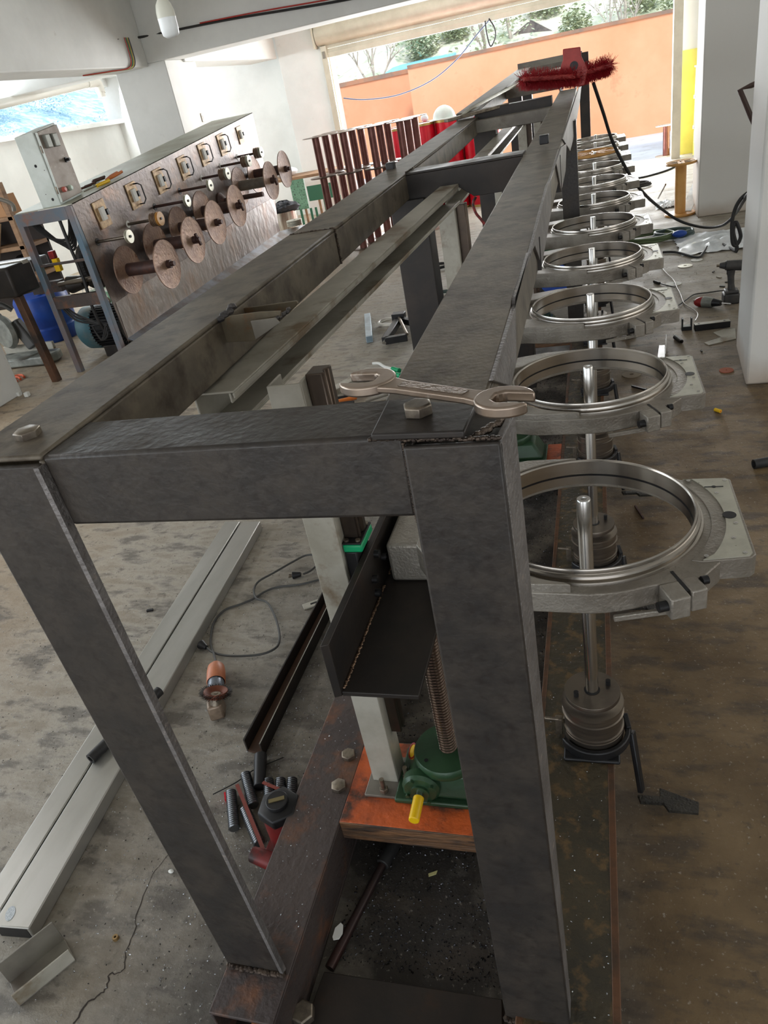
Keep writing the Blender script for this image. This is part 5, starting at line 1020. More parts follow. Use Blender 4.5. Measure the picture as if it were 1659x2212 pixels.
solo(MB().bar((-0.86, 4.86, 1.385), (-0.52, 5.12, 1.40), 0.05, 0.018), 'flat_bar', M_BOLT, 'worn flat steel bar lying on the left rail at the third crossbeam', 'steel bar', bevel=0.003)
# long black cable from broom down past the rings to the near pillar
pts = [U(1282, 180, y=5.7), U(1302, 240, y=5.9), U(1325, 310, y=6.2), U(1362, 380, y=6.3), U(1393, 420, z=0.55), U(1430, 452, z=0.25), U(1470, 478, z=0.08), U(1520, 491, z=0.03), U(1562, 486, z=0.08), U(1590, 460, z=0.25), U(1612, 425, y=4.9), U(1640, 400, y=4.9)]
cable('long_black_cable', pts, 0.012, M_RUBBER, 'long black cable sagging from the broom past the rings to the near pillar', sub=8)
cable('hanging_black_cable', [U(a, b, y=5.0) for a, b in ((1640, 400), (1600, 430), (1583, 470), (1582, 520), (1590, 530), (1600, 510), (1590, 480), (1584, 500), (1592, 535), (1588, 545))], 0.011, M_RUBBER, 'looping black cable hanging beside the near white pillar')
cable('floor_black_cable', [U(a, b, z=0.012) for a, b in ((1432, 545), (1462, 545), (1505, 556), (1518, 548), (1530, 530), (1548, 522), (1575, 535), (1590, 543))], 0.010, M_RUBBER, 'black cable lying on the floor from the fourth ring arm to the pillar')
cable('gateway_cable', [U(a, b, z=0.012) for a, b in ((1375, 385), (1400, 380), (1440, 368), (1470, 355), (1510, 348), (1530, 345))], 0.012, M_RUBBER, 'black cable on the floor running towards the yellow wall')
cable('thin_wire', [U(a, b, z=0.01) for a, b in ((1425, 560), (1428, 575), (1440, 590), (1455, 605), (1462, 620), (1470, 635), (1478, 655), (1500, 670), (1508, 680), (1502, 693))], 0.004, M_GALV, 'thin frayed silver wire lying on the floor beside the ring arms', 'wire')
# cable coils
def coil_(name, px, py, r, m, label, n=4, rr=0.012, z=0.012, sy=0.8):
    c = U(px, py, z=0); p = []
    q = random.Random(px)
    for k in range(n * 14):
        a = 2 * math.pi * k / 14; R = r * (1 + q.uniform(-0.08, 0.08)); p.append((c.x + R * math.cos(a), c.y + R * sy * math.sin(a), z + 0.012 * (k / 14) * 0.9))
    return cable(name, p, rr, m, label, 'cable coil', sub=2)
coil_('cable_coil', 1375, 405, 0.16, M_RUBBER, 'small coil of black cable on the floor beside the eighth ring arm')
coil_('green_cable_coil', 1400, 520, 0.22, mat('olive_green_cable', (96, 112, 78), rough=0.5), 'coil of green cable on the floor beside the fifth ring arm', 4)
coil_('striped_cable_coil', 1455, 512, 0.16, mat('striped_cable', (70, 86, 84), rough=0.5), 'coil of dark cable tied with blue tape on the floor', 4)
r_ = random.Random(9); c = U(1468, 506, z=0.05)
solo(MB().sphere((c.x, c.y, 0.055), 0.045, 12, 8, (1.4, 0.9, 0.7)), 'blue_tape_wrap', M_BLUE, 'blue tape wrapped round the dark cable coil', 'tape')
coil_('wire_coil', 945, 580, 0.14, M_RUBBER, 'thin black cable coil on the floor behind the second guide column', 2, 0.009)
coil_('hose_coil', 955, 650, 0.28, mat('dark_green_hose', (40, 60, 54), rough=0.4), 'dark green hose coil on the floor behind the right rail', 2, 0.011)
# ochre spool standing on the floor, plus the one lying on the ninth ring arm
c = U(1468, 463, z=0)
ys_ = thing('ochre_cable_spool', 'empty ochre plastic cable spool standing on the floor before the far pillar', 'spool', (c.x, c.y - 0.02, 0))
MB().lathe((0, 0, 0), [(0, 0), (0.145, 0), (0.15, 0.008), (0.145, 0.022), (0.055, 0.026), (0.052, 0.03), (0.052, 0.46), (0.055, 0.466), (0.14, 0.476), (0.148, 0.486), (0.142, 0.50), (0.13, 0.495), (0.05, 0.49), (0, 0.49)], 40).build('spool_body', M_YELW, ys_)
for k in range(8):
    a = k * math.pi / 4; MB().box(0.05, 0.13, -0.006, 0.006, 0.49, 0.498).xf(Matrix.Rotation(a, 4, 'Z')).build('spoke', mat('dusty_spoke', (170, 150, 120), rough=0.6), ys_)
c = U(1283, 335, z=0.83)
ol = thing('ochre_spool_lid', 'ochre spool flange lying across the ninth ring arm', 'spool flange', (RC[8][0] - 0.02, RC[8][1] - 0.03, 0.813))
MB().lathe((0, 0, 0), [(0.05, 0.0), (0.20, 0.0), (0.215, 0.006), (0.215, 0.024), (0.20, 0.028), (0.195, 0.012), (0.05, 0.010)], 44, closed=True).build('flange', M_YELW, ol)
for k in range(8): MB().box(0.05, 0.195, -0.008, 0.008, 0.010, 0.020).xf(Matrix.Rotation(k * math.pi / 4, 4, 'Z')).build('spoke', M_YELW, ol)
# yellow spools stacked by the yellow wall
c = U(1505, 338, z=0)
M_YS = mat('bright_yellow_spool', (232, 222, 70), rough=0.4)
for k in range(3):
    t = thing('yellow_spool', 'bright yellow spool stacked against the yellow wall, ' + ('bottom', 'middle', 'top')[k] + ' of three', 'spool', (c.x + 0.06, c.y + 0.1, 0.385 * k), 'yellow spools by the yellow wall')
    MB().lathe((0, 0, 0), [(0, 0.02), (0.105, 0.02), (0.10, 0.36), (0, 0.36)], 32).build('winding', M_YS, t)
    for z in (0.0, 0.362): MB().lathe((0, 0, z), [(0, 0), (0.118, 0), (0.118, 0.02), (0, 0.02)], 32).build('end_flange', M_PLATE, t)
c = U(1447, 336, z=0)
t = thing('brown_post_stub', 'short brown steel reel standing beside the right gate jamb', 'reel', (c.x - 0.05, c.y + 0.05, 0))
MB().cyl((0, 0, 0.006), (0, 0, 0.42), 0.05, n=20).build('tube', mat('red_brown_reel_tube', (0, 0, 0)), t)
for z in (0, 0.42): MB().lathe((0, 0, z), [(0, 0), (0.16, 0), (0.16, 0.006), (0, 0.006)], 32).build('flange', M_GALV, t)
# plastic film and pieces on the far right floor
def film(name, px, py, sx, sy, h, m, label, seed, cat='plastic sheet'):
    c = U(px, py, z=0); q = random.Random(seed); n = 18; vs = []; fs = []
    for j in range(n + 1):
        for i in range(n + 1):
            e = (abs(i / n - 0.5) * 2) ** 2 + (abs(j / n - 0.5) * 2) ** 2
            vs.append((c.x + (i / n - 0.5) * sx * (1 + q.uniform(-0.04, 0.04)), c.y + (j / n - 0.5) * sy * (1 + q.uniform(-0.04, 0.04)), 0.003 + max(0, q.uniform(0.1, 1) * h * (1 - 0.5 * e))))
    for j in range(n):
        for i in range(n): a = j * (n + 1) + i; fs.append((a, a + 1, a + n + 2, a + n + 1))
    return solo(MB().add(vs, fs), name, m, label, cat)
film('plastic_film', 1545, 522, 0.62, 0.75, 0.04, M_PLAST, 'crumpled clear plastic film on the floor beside the near pillar', 1)
film('plastic_film', 1440, 445, 0.24, 0.3, 0.06, M_PLAST, 'small heap of white plastic on the floor left of the ochre spool', 2)
solo(MB().bar(U(1482, 456, z=0.03), U(1512, 385, y=8.9), 0.10, 0.012), 'plastic_profile', M_PLAST, 'clear plastic profile leaning behind the ochre spool on the far pillar', 'plastic profile')
solo(MB().cyl(U(1422, 428, z=0.08), U(1438, 398, z=0.28), 0.008, n=8), 'thin_rod', M_BOLT, 'thin rod sticking out of the white plastic heap', 'rod')
# black frame bracket on the near pillar
q = [U(a, b, y=4.5) for a, b in ((1622, 185), (1598, 194), (1622, 252))]
solo(MB().tube([q[0] + Vector((0.12, 0, 0.03)), q[0], q[1], q[2], q[2] + Vector((0.06, 0, -0.12))], 0.014, 6), 'wall_bracket', mat('dark_brown_bracket', (64, 46, 40), rough=0.5), 'dark bent bracket sticking out from the side of the near pillar', 'bracket')
# cordless drill standing and red drill lying
c = U(1572, 655, z=0)
dr = thing('cordless_driver', 'black cordless driver standing upright on its battery by the near pillar', 'drill', (c.x + 0.02, c.y + 0.02, 0))
M_DK = mat('dark_grey_tool_plastic', (52, 52, 54), (70, 68, 66), 20, 0.5)
MB().box(-0.05, 0.05, -0.055, 0.055, 0.0, 0.065).build('battery', M_DK, dr, bevel=0.010)
MB().box(-0.042, 0.042, -0.045, 0.045, 0.065, 0.085).build('battery_seat', M_DK, dr, bevel=0.008)
MB().tube([(0.0, 0.0, 0.08), (-0.004, 0, 0.12), (-0.008, 0, 0.17), (-0.010, 0, 0.215)], [0.025, 0.020, 0.021, 0.028], 14).build('grip', M_DK, dr)
MB().cyl((0.055, 0, 0.235), (-0.045, 0, 0.245), 0.034, 0.030, 24).cyl((-0.045, 0, 0.245), (-0.08, 0, 0.248), 0.024, 0.016, 20).build('motor_head', M_DK, dr, bevel=0.004)
MB().cyl((-0.08, 0, 0.248), (-0.098, 0, 0.249), 0.009, n=10).build('bit_holder', M_BOLT, dr)
MB().box(-0.035, -0.022, -0.006, 0.006, 0.185, 0.212).build('trigger', M_BLACK, dr, bevel=0.003)
c0_ = U(1515, 652, z=0.03); c1_ = U(1560, 655, z=0.035); e_ = (c1_ - c0_).normalized()
rd = thing('red_grey_drill', 'red and grey electric drill lying on the floor in front of the black driver', 'drill', (c0_.x, c0_.y, 0))
MB().sphere(c0_, 0.04, 18, 12, (1.2, 0.9, 0.8)).build('red_rear_housing', M_REDP, rd, w=True)
MB().cyl(c0_ + e_ * 0.015, c0_ + e_ * 0.085, 0.037, 0.030, 20).build('grey_housing', M_GREY, rd, w=True, bevel=0.004)
MB().cyl(c0_ + e_ * 0.085, c0_ + e_ * 0.14, 0.027, 0.017, 18).build('chuck', M_BLACK, rd, w=True, bevel=0.002)
MB().tube([c0_ + e_ * 0.14, c0_ + e_ * 0.21], 0.005, 8).build('drill_bit', M_POL, rd, w=True)
cable('drill_cord', [U(a, b, z=0.008) for a, b in ((1462, 662), (1482, 648), (1500, 636), (1530, 632), (1560, 628), (1590, 630))], 0.004, M_RUBBER, 'thin black cord on the floor leading to the red drill')
# small pieces on the right floor
def zb(pts, z0, z1): return MB().prism([(p.x, p.y) for p in (U(a, b, z=z1) for a, b in pts)], z0, z1)
hs = thing('square_steel_tube', 'black square steel tube with holes lying before the near pillar', 'steel tube', tuple(U(1540, 705, z=0)))
a_, b_ = U(1500, 707, z=0.02), U(1576, 698, z=0.02)
MB().bar(a_, b_, 0.045, 0.038).build('tube', M_BLACK, hs, w=True, bevel=0.002)
a2, b2 = U(1497, 700, z=0.0395), U(1578, 691, z=0.0395)
MB().bar(a_ + Vector((0, 0, 0.0195)), b_ + Vector((0, 0, 0.0195)), 0.04, 0.001).build('shiny_top', M_GALV, hs, w=True)
for f_ in (0.12, 0.85):
    p_ = a_.lerp(b_, f_); MB().cyl(p_ + Vector((0, 0, 0.0202)), p_ + Vector((0, 0, 0.0206)), 0.007, n=14).build('hole', M_BLACK, hs, w=True)
ub = thing('steel_cleat', 'small black U shaped steel cleat on the floor left of the square tube', 'bracket', tuple(U(1483, 712, z=0)))
MB().box(-0.03, 0.03, -0.02, 0.02, 0, 0.025).box(-0.03, -0.022, -0.02, 0.02, 0.025, 0.075).box(0.022, 0.03, -0.02, 0.02, 0.025, 0.075).build('cleat_body', M_BLACK, ub, bevel=0.001)
MB().box(-0.015, 0.012, -0.021, -0.0205, 0.026, 0.04).build('white_sticker', M_PAPER, ub)
zb([(1522, 739), (1555, 722), (1540, 716), (1556, 712), (1586, 708), (1592, 732), (1530, 745)], 0.0, 0.004); solo(zb([(1521, 740), (1558, 728), (1541, 718), (1562, 711), (1588, 709), (1590, 731), (1531, 745)], 0.0005, 0.005), 'notched_plate', M_GALV, 'notched thin steel plate lying on the floor beside the near pillar', 'steel plate', bevel=0.0008)
solo(MB().cyl(U(1458, 728, z=0.012), U(1472, 738, z=0.012), 0.0125, n=14, cap=False).cyl(U(1458, 728, z=0.012), U(1472, 738, z=0.012), 0.010, n=14, cap=False), 'short_tube', M_MILLD, 'short dark piece of steel tube on the floor between ring arms and pillar', 'steel tube')
an = thing('angle_bracket', 'pale drilled angle steel bracket standing on the floor beside the second ring arm', 'bracket', tuple(U(1430, 785, z=0)))
a_, b_, c_ = U(1418, 790, z=0.003), U(1436, 788, z=0.003), U(1442, 752, z=0.003)
MB().hexa([a_, b_, U(1436, 745, z=0.003), U(1424, 746, z=0.003), a_ + Vector((0, 0, 0.004)), b_ + Vector((0, 0, 0.004)), U(1436, 745, z=0.007), U(1424, 746, z=0.007)]).build('flat_leg', M_GALV, an, w=True)
MB().hexa([b_, b_ + Vector((0.004, 0, 0)), U(1438, 745, z=0.003) + Vector((0.004, 0, 0)), U(1438, 745, z=0.003), b_ + Vector((0, 0, 0.065)), b_ + Vector((0.004, 0, 0.065)), U(1438, 745, z=0.003) + Vector((0.004, 0, 0.065)), U(1438, 745, z=0.003) + Vector((0, 0, 0.065))]).build('upright_leg', M_GALV, an, w=True)
pp = a_.lerp(b_, 0.5); MB().cyl((pp.x, pp.y + 0.05, 0.0075), (pp.x, pp.y + 0.05, 0.0080), 0.012, n=16).build('bolt_hole', M_BLACK, an, w=True)
def disc(px, py, r, m, label, name='grinding_disc', cat='disc', hole=0.22, h=0.004):
    c = U(px, py, z=0); return solo(MB().lathe((c.x, c.y, 0.001), [(r * hole, 0), (r, 0), (r, h), (r * hole, h)], 36, closed=True), name, m, label, cat)
disc(1569, 801, 0.036, mat('terracotta_disc', (170, 96, 68), rough=0.8), 'small terracotta coloured grinding disc on the floor near the pillar', hole=0.12)
disc(1364, 810, 0.050, mat('worn_brown_disc', (140, 126, 108), rough=0.7), 'worn cutting disc on the floor seen through the second polished ring')
disc(1480, 575, 0.055, M_PLATE, 'pale round cutting disc on the floor right of the fourth ring arm')
disc(1505, 562, 0.045, M_PAPER, 'white paper scrap disc under the bend of the black cable', 'paper_disc', 'paper', 0.1)
disc(1455, 614, 0.055, M_PAPER, 'white disc with a black plug wire on it beside the third ring arm', 'white_disc', 'disc', 0.1)
solo(MB().cyl(U(1413, 608, z=0.01), U(1425, 612, z=0.01), 0.010, n=10).tube([U(1425, 612, z=0.01), U(1440, 616, z=0.01), U(1458, 620, z=0.01)], 0.004, 6), 'black_connector', M_BLACK, 'small black connector with a wire tail on the floor beside the third ring arm', 'connector')
disc(1360, 905, 0.030, M_GALV, 'flat steel washer on the floor under the second ring arm', 'steel_washer', 'washer', 0.4)
cy = U(1550, 886, z=0.01); yf = thing('yellow_ferrule', 'small yellow plastic ferrule lying on the brown floor right of the second ring', 'ferrule', (cy.x, cy.y, 0))
MB().cyl((-0.010, 0.012, 0.009), (0.012, -0.014, 0.009), 0.0085, n=14).build('ferrule_body', M_YEL, yf); MB().cyl((0.012, -0.014, 0.009), (0.0125, -0.0146, 0.009), 0.005, n=12).build('bore', M_COPPER, yf)
solo(MB().bar(U(1372, 1093, z=0.006), U(1390, 1120, z=0.006), 0.006, 0.008), 'rusty_pin', M_RUSTD, 'tiny rusty pin on the brown floor seen through the nearest ring', 'pin')
solo(MB().bar(U(1365, 834, z=0.006), U(1396, 842, z=0.006), 0.010, 0.010), 'dark_strip', M_BLACK, 'short dark strip on the floor seen through the second ring', 'strip')
bt = thing('black_rubber_tube', 'black rubber tube on the floor at the right edge of the photo', 'tube', tuple(U(1640, 1000, z=0)))
a_, b_ = U(1628, 1003, z=0.02), U(1700, 990, z=0.02)
MB().lathe(a_, [(0.014, 0), (0.02, 0), (0.02, (b_ - a_).length), (0.014, (b_ - a_).length)], 20, b_ - a_, closed=True).build('tube_wall', M_RUBBER, bt, w=True)
# steel post offcut with round foot under the third ring arm
c = U(1358, 728, z=0)
t = thing('rusty_flanged_stub', 'rusty flanged stub under a brown channel beside the third shaft stand', 'steel stub', (c.x, c.y, 0))
MB().lathe((0, 0, 0), [(0, 0), (0.045, 0), (0.045, 0.010), (0.013, 0.012), (0.013, 0.06), (0, 0.06)], 24).build('stub', M_RUSTD, t); MB().box(-0.10, 0.07, -0.02, 0.02, 0.06, 0.078).build('channel_piece', M_RUSTD, t, bevel=0.002)
r_ = random.Random(12)
for k, (a, b, w) in enumerate(((1382, 583, 8), (1427, 655, 5), (1553, 600, 8), (1572, 610, 6), (1447, 640, 3), (1541, 588, 5), (1500, 650, 3), (1560, 620, 6), (1495, 785, 3), (1515, 760, 3), (1505, 870, 3), (1290, 920, 3))):
    c = U(a, b, z=0); s_ = 0.006 * w / 2; aa = r_.uniform(0, 3)
    solo(MB().bar((c.x - s_ * math.cos(aa), c.y - s_ * math.sin(aa), 0.004), (c.x + s_ * math.cos(aa), c.y + s_ * math.sin(aa), 0.004), s_ * 0.7, 0.007), 'metal_scrap', (M_GALV, M_MILLD)[k % 2], 'tiny metal scrap on the right floor, ' + ('at the striped coil', 'at the second ring', 'behind the driver', 'left of the driver grip', 'by the thin wire', 'left of the driver head', 'left of the red drill', 'at the driver battery', 'below the short tube', 'left of the notched plate', 'above the yellow ferrule', 'under the nearest ring')[k], 'metal scrap', 'metal scraps right of the ring arms')
# ------------------------------------------------------------------ left floor: aluminium profiles
def prof_tube(name, pa, pb, h, label, extra=0.0):
    L0, R0 = pa; L1, R1 = pb   # pixel pairs of left and right top edges near and far
    a, b, c, d = U(*L0, z=h), U(*R0, z=h), U(*R1, z=h), U(*L1, z=h)
    d1 = (d - a).normalized() * extra; d2 = (c - b).normalized() * extra; a = a - d1; b = b - d2
    t = thing(name, label, 'aluminium tube', (a.x, a.y, 0), 'long aluminium tubes on the left floor')
    dn = Vector((0, 0, -h + 0.001))
    mb = MB().hexa([a + dn, b + dn, c + dn, d + dn, a, b, c, d]); mb.build('tube_body', M_SILV, t, w=True, bevel=0.003)
    e = (d - a).normalized(); k = (b - a); 
    MB().hexa([a + k * 0.08 + Vector((0, 0, -h * 0.9)) - e * 0.001, b - k * 0.08 + Vector((0, 0, -h * 0.9)) - e * 0.001, b - k * 0.08 + Vector((0, 0, -h * 0.9)) + e * 0.002, a + k * 0.08 + Vector((0, 0, -h * 0.9)) + e * 0.002,
               a + k * 0.08 + Vector((0, 0, -h * 0.1)) - e * 0.001, b - k * 0.08 + Vector((0, 0, -h * 0.1)) - e * 0.001, b - k * 0.08 + Vector((0, 0, -h * 0.1)) + e * 0.002, a + k * 0.08 + Vector((0, 0, -h * 0.1)) + e * 0.002]).build('open_end', M_BLACK, t, w=True)
    return t
prof_tube('aluminium_tube', ((-60, 1980), (0, 1965)), ((486, 1126), (518, 1126)), 0.045, 'pale aluminium tube on the left floor, the left one of the pair', 0.0)
prof_tube('aluminium_tube', ((-18, 2000), (62, 2006)), ((522, 1126), (562, 1126)), 0.045, 'pale aluminium tube on the left floor, the right one of the pair, stickered', 0.0)
c = U(22, 1973, z=0.046); st_ = MB().lathe((0, 0, 0), [(0, 0), (0.012, 0), (0.012, 0.0005), (0, 0.0005)], 24).xf(Matrix.Translation((c.x, c.y, 0.0455)) @ Matrix.Rotation(0.5, 4, 'Z') @ Matrix.Diagonal((1, 1.6, 1, 1)))
solo(st_, 'round_sticker', mat('speckled_white_label', (214, 218, 220), (150, 160, 168), 400, 0.5), 'small oval speckled label stuck near the end of the right aluminium tube', 'label')
for k, (a, b) in enumerate((((195, 1640), (345, 1492)),)):
    pa, pb = U(*a, z=0.062), U(*b, z=0.062)
    rt = thing('rubber_hose', 'black rubber hose piece lying across the two aluminium tubes', 'hose', (pa.x, pa.y, 0.045))
    MB().lathe(pa, [(0.010, 0), (0.0165, 0), (0.0165, (pb - pa).length), (0.010, (pb - pa).length)], 24, pb - pa, closed=True).build('hose_wall', M_RUBBER, rt, w=True)
    MB().cyl(pa + (pb - pa) * 0.02, pa + (pb - pa) * 0.03, 0.010, n=16).build('hose_bore', M_BLACK, rt, w=True)
# stacked steel sections bottom left
g_ = thing('bent_steel_section', 'grey bent steel channel piece on the floor at the bottom left corner', 'steel section', tuple(U(60, 2080, z=0)))
E0, E1 = U(-10, 2085, z=0.075), U(112, 1990, z=0.075); k_ = (E1 - E0); n_ = Vector((k_.y, -k_.x, 0)).normalized()
w_ = (U(124, 2062, z=0.03) - E1)
MB().hexa([E0 + n_ * 0.0 - Vector((0, 0, 0.075)), E0 + n_ * 0.004 - Vector((0, 0, 0.075)), E1 + n_ * 0.004 - Vector((0, 0, 0.075)), E1 - Vector((0, 0, 0.075)), E0, E0 + n_ * 0.004, E1 + n_ * 0.004, E1]).build('back_flange', M_GALVD, g_, w=True, bevel=0.001)
MB().hexa([E0 - Vector((0, 0, 0.075)), E0 + n_ * 0.075 - Vector((0, 0, 0.075)), E1 + n_ * 0.075 - Vector((0, 0, 0.075)), E1 - Vector((0, 0, 0.075)), E0 - Vector((0, 0, 0.071)), E0 + n_ * 0.075 - Vector((0, 0, 0.071)), E1 + n_ * 0.075 - Vector((0, 0, 0.071)), E1 - Vector((0, 0, 0.071))]).build('web', M_GALVD, g_, w=True, bevel=0.001)
MB().hexa([E0 + n_ * 0.071 - Vector((0, 0, 0.071)), E0 + n_ * 0.075 - Vector((0, 0, 0.071)), E1 + n_ * 0.075 - Vector((0, 0, 0.071)), E1 + n_ * 0.071 - Vector((0, 0, 0.071)), E0 + n_ * 0.071 - Vector((0, 0, 0.03)), E0 + n_ * 0.075 - Vector((0, 0, 0.03)), E1 + n_ * 0.075 - Vector((0, 0, 0.03)), E1 + n_ * 0.071 - Vector((0, 0, 0.03))]).build('front_flange', M_GALV, g_, w=True, bevel=0.001)
# floor channel beside the grinder
ch = thing('floor_channel', 'dark rusty steel channel lying on the floor right of the angle grinder', 'steel channel', tuple(U(560, 1600, z=0)))
a, b = U(524, 1598, z=0.05), U(562, 1608, z=0.05); c, d = U(742, 1240, z=0.05), U(716, 1240, z=0.05)
def quadbar(p, q, r, s, z0, z1): return MB().hexa([(p.x, p.y, z0), (q.x, q.y, z0), (r.x, r.y, z0), (s.x, s.y, z0), (p.x, p.y, z1), (q.x, q.y, z1), (r.x, r.y, z1), (s.x, s.y, z1)])
ux = (b - a) * 0.10; uy = (c - d) * 0.10
quadbar(a, a + ux, d + uy, d, 0.001, 0.05).build('left_flange', M_MILLD, ch, w=True, bevel=0.001)
quadbar(b - ux, b, c, c - uy, 0.001, 0.05).build('right_flange', M_MILLD, ch, w=True, bevel=0.001)
quadbar(a + ux, b - ux, c - uy, d + uy, 0.001, 0.008).build('web', mat('brown_rust_web', (96, 68, 50), (74, 54, 42), 6, 0.6, 0.2), ch, w=True)
quadbar(b - ux * 0.6, b - ux * 0.2, c - uy * 0.2, c - uy * 0.6, 0.0502, 0.0508).build('ground_edge', M_GALV, ch, w=True)
a_, b_ = U(655, 1312, z=0.004), U(712, 1292, z=0.004)
t = thing('slotted_bracket', 'small pale slotted steel bracket on the floor left of the guide column', 'bracket', (a_.x, a_.y, 0))
MB().bar(a_, b_, 0.034, 0.006).build('bracket_plate', M_GALV, t, w=True, bevel=0.001); m_ = a_.lerp(b_, 0.4); MB().bar(m_ + (a_ - b_) * 0.12 + Vector((0, 0, 0.0034)), m_ + (b_ - a_) * 0.12 + Vector((0, 0, 0.0034)), 0.009, 0.001).build('slot', M_BLACK, t, w=True)
# ------------------------------------------------------------------ angle grinder with cord
pt, ph = U(467, 1436, z=0.034), U(466, 1545, z=0.034); e = (ph - pt).normalized(); sd = e.cross(Vector((0, 0, 1))).normalized(); Lg = (ph - pt).length
ag = thing('angle_grinder', 'orange and silver angle grinder with a wire cup brush lying on the left floor', 'angle grinder', (pt.x, pt.y, 0))
k = Lg
MB().lathe(pt, [(0, -0.002), (0.018, 0.0), (0.028, 0.015), (0.031, 0.04), (0.031, k * 0.36), (0.029, k * 0.37)], 28, e).build('orange_rear_housing', mat('dusty_orange_housing', (196, 124, 88), (176, 104, 70), 12, 0.45), ag, w=True)
MB().lathe(pt, [(0.026, k * 0.36), (0.027, k * 0.38), (0.027, k * 0.72), (0.024, k * 0.74)], 28, e).build('silver_motor_body', mat('blue_grey_metal', (120, 126, 136), rough=0.3, metal=0.6), ag, w=True)
gh = pt + e * (k * 0.86)
MB().hexa([gh - e * 0.03 - sd * 0.028 + Vector((0, 0, -0.03)), gh - e * 0.03 + sd * 0.028 + Vector((0, 0, -0.03)), gh + e * 0.028 + sd * 0.024 + Vector((0, 0, -0.03)), gh + e * 0.028 - sd * 0.024 + Vector((0, 0, -0.03)),
           gh - e * 0.03 - sd * 0.028 + Vector((0, 0, 0.02)), gh - e * 0.03 + sd * 0.028 + Vector((0, 0, 0.02)), gh + e * 0.020 + sd * 0.022 + Vector((0, 0, 0.022)), gh + e * 0.020 - sd * 0.022 + Vector((0, 0, 0.022))]).build('gear_head', mat('worn_brown_gearhead', (140, 122, 104), (100, 84, 70), 20, 0.4, 0.4), ag, w=True, bevel=0.008, seg=3)
ba = (Vector((0, 0, 1)) - sd * 0.25 - e * 0.30).normalized(); bc_ = gh + Vector((0, 0, 0.024)) - sd * 0.008 - e * 0.002
MB().cyl(bc_ - ba * 0.01, bc_ + ba * 0.02, 0.018, n=20).build('spindle_collar', M_BOLT, ag, w=True)
bq = bc_ + ba * 0.016
MB().lathe(bq, [(0.012, 0.0), (0.038, 0.004), (0.040, 0.012), (0.037, 0.020), (0.032, 0.018), (0.022, 0.008), (0.012, 0.008)], 36, ba).build('brush_cup', mat('rust_red_cup', (120, 66, 46), (96, 56, 42), 20, 0.5, 0.3), ag, w=True)
MB().lathe(bq, [(0, 0.012), (0.006, 0.012), (0.006, 0.010), (0.015, 0.010), (0.015, 0.006), (0, 0.006)], 24, ba).build('lock_nut', M_BOLT, ag, w=True)
r_ = random.Random(2); wb_ = MB(); u_, v_ = frame_of(ba)
for q in range(900):
    a_ = r_.uniform(0, 6.283); d_ = u_ * math.cos(a_) + v_ * math.sin(a_); p0_ = bq + d_ * r_.uniform(0.035, 0.040) + ba * r_.uniform(0.004, 0.018); p1_ = p0_ + (d_ + ba * r_.uniform(-0.1, 0.7) + Vector((r_.uniform(-.2, .2), r_.uniform(-.2, .2), r_.uniform(-.2, .2)))).normalized() * r_.uniform(0.010, 0.015); s_ = d_.cross(ba) * 0.0006
    wb_.add([p0_ - s_, p0_ + s_, p1_ + s_, p1_ - s_], [(0, 1, 2, 3)])
wb_.build('wire_bristles', mat('dark_wire_bristle', (46, 40, 36), rough=0.5, metal=0.3), ag, w=True, flat=True)['kind'] = 'stuff'
cp_ = [pt + Vector((0, 0, 0.0)), U(463, 1415, z=0.02)] + [U(a, b, z=0.007) for a, b in ((457, 1400), (455, 1380), (462, 1345), (485, 1318), (520, 1305), (550, 1292), (572, 1278), (600, 1268), (650, 1262), (697, 1250))]
MB().tube(smooth_path(cp_), 0.0042, 8).build('power_cord', mat('grey_black_cord', (60, 60, 58), rough=0.5), ag, w=True)
cp_ = [U(a, b, z=0.012) for a, b in ((445, 1397), (462, 1410), (500, 1417), (560, 1414), (595, 1400), (604, 1380), (600, 1350), (588, 1318), (575, 1300), (553, 1292), (549, 1272), (560, 1255), (590, 1238), (630, 1215), (660, 1200), (684, 1200), (688, 1215), (672, 1232), (655, 1240))]
ec = thing('plug_cord', 'loose grey cord with a three pin plug curled on the floor beside the grinder', 'cord', tuple(U(600, 1400, z=0)))
MB().tube(smooth_path(cp_), 0.0042, 8).build('cord', mat('grey_black_cord', (0, 0, 0)), ec, w=True)
pl_ = U(650, 1240, z=0.014); pl2 = U(632, 1243, z=0.014)
MB().cyl(pl_, pl2, 0.009, 0.016, 14).build('plug_body', M_BLACK, ec, w=True, bevel=0.002)
for o_ in (-0.008, 0.0, 0.008):
    dd = (pl2 - pl_).normalized(); ss = dd.cross(Vector((0, 0, 1))); MB().bar(pl2 + ss * o_, pl2 + ss * o_ * 1.3 + dd * 0.016, 0.002, 0.005).build('plug_pin', M_BOLT, ec, w=True)
s0_, s1_ = U(446, 1399, z=0.014), U(434, 1392, z=0.016)
MB().cyl(s0_, s1_, 0.008, 0.018, 16).build('socket_end', M_BLACK, ec, w=True, bevel=0.002)
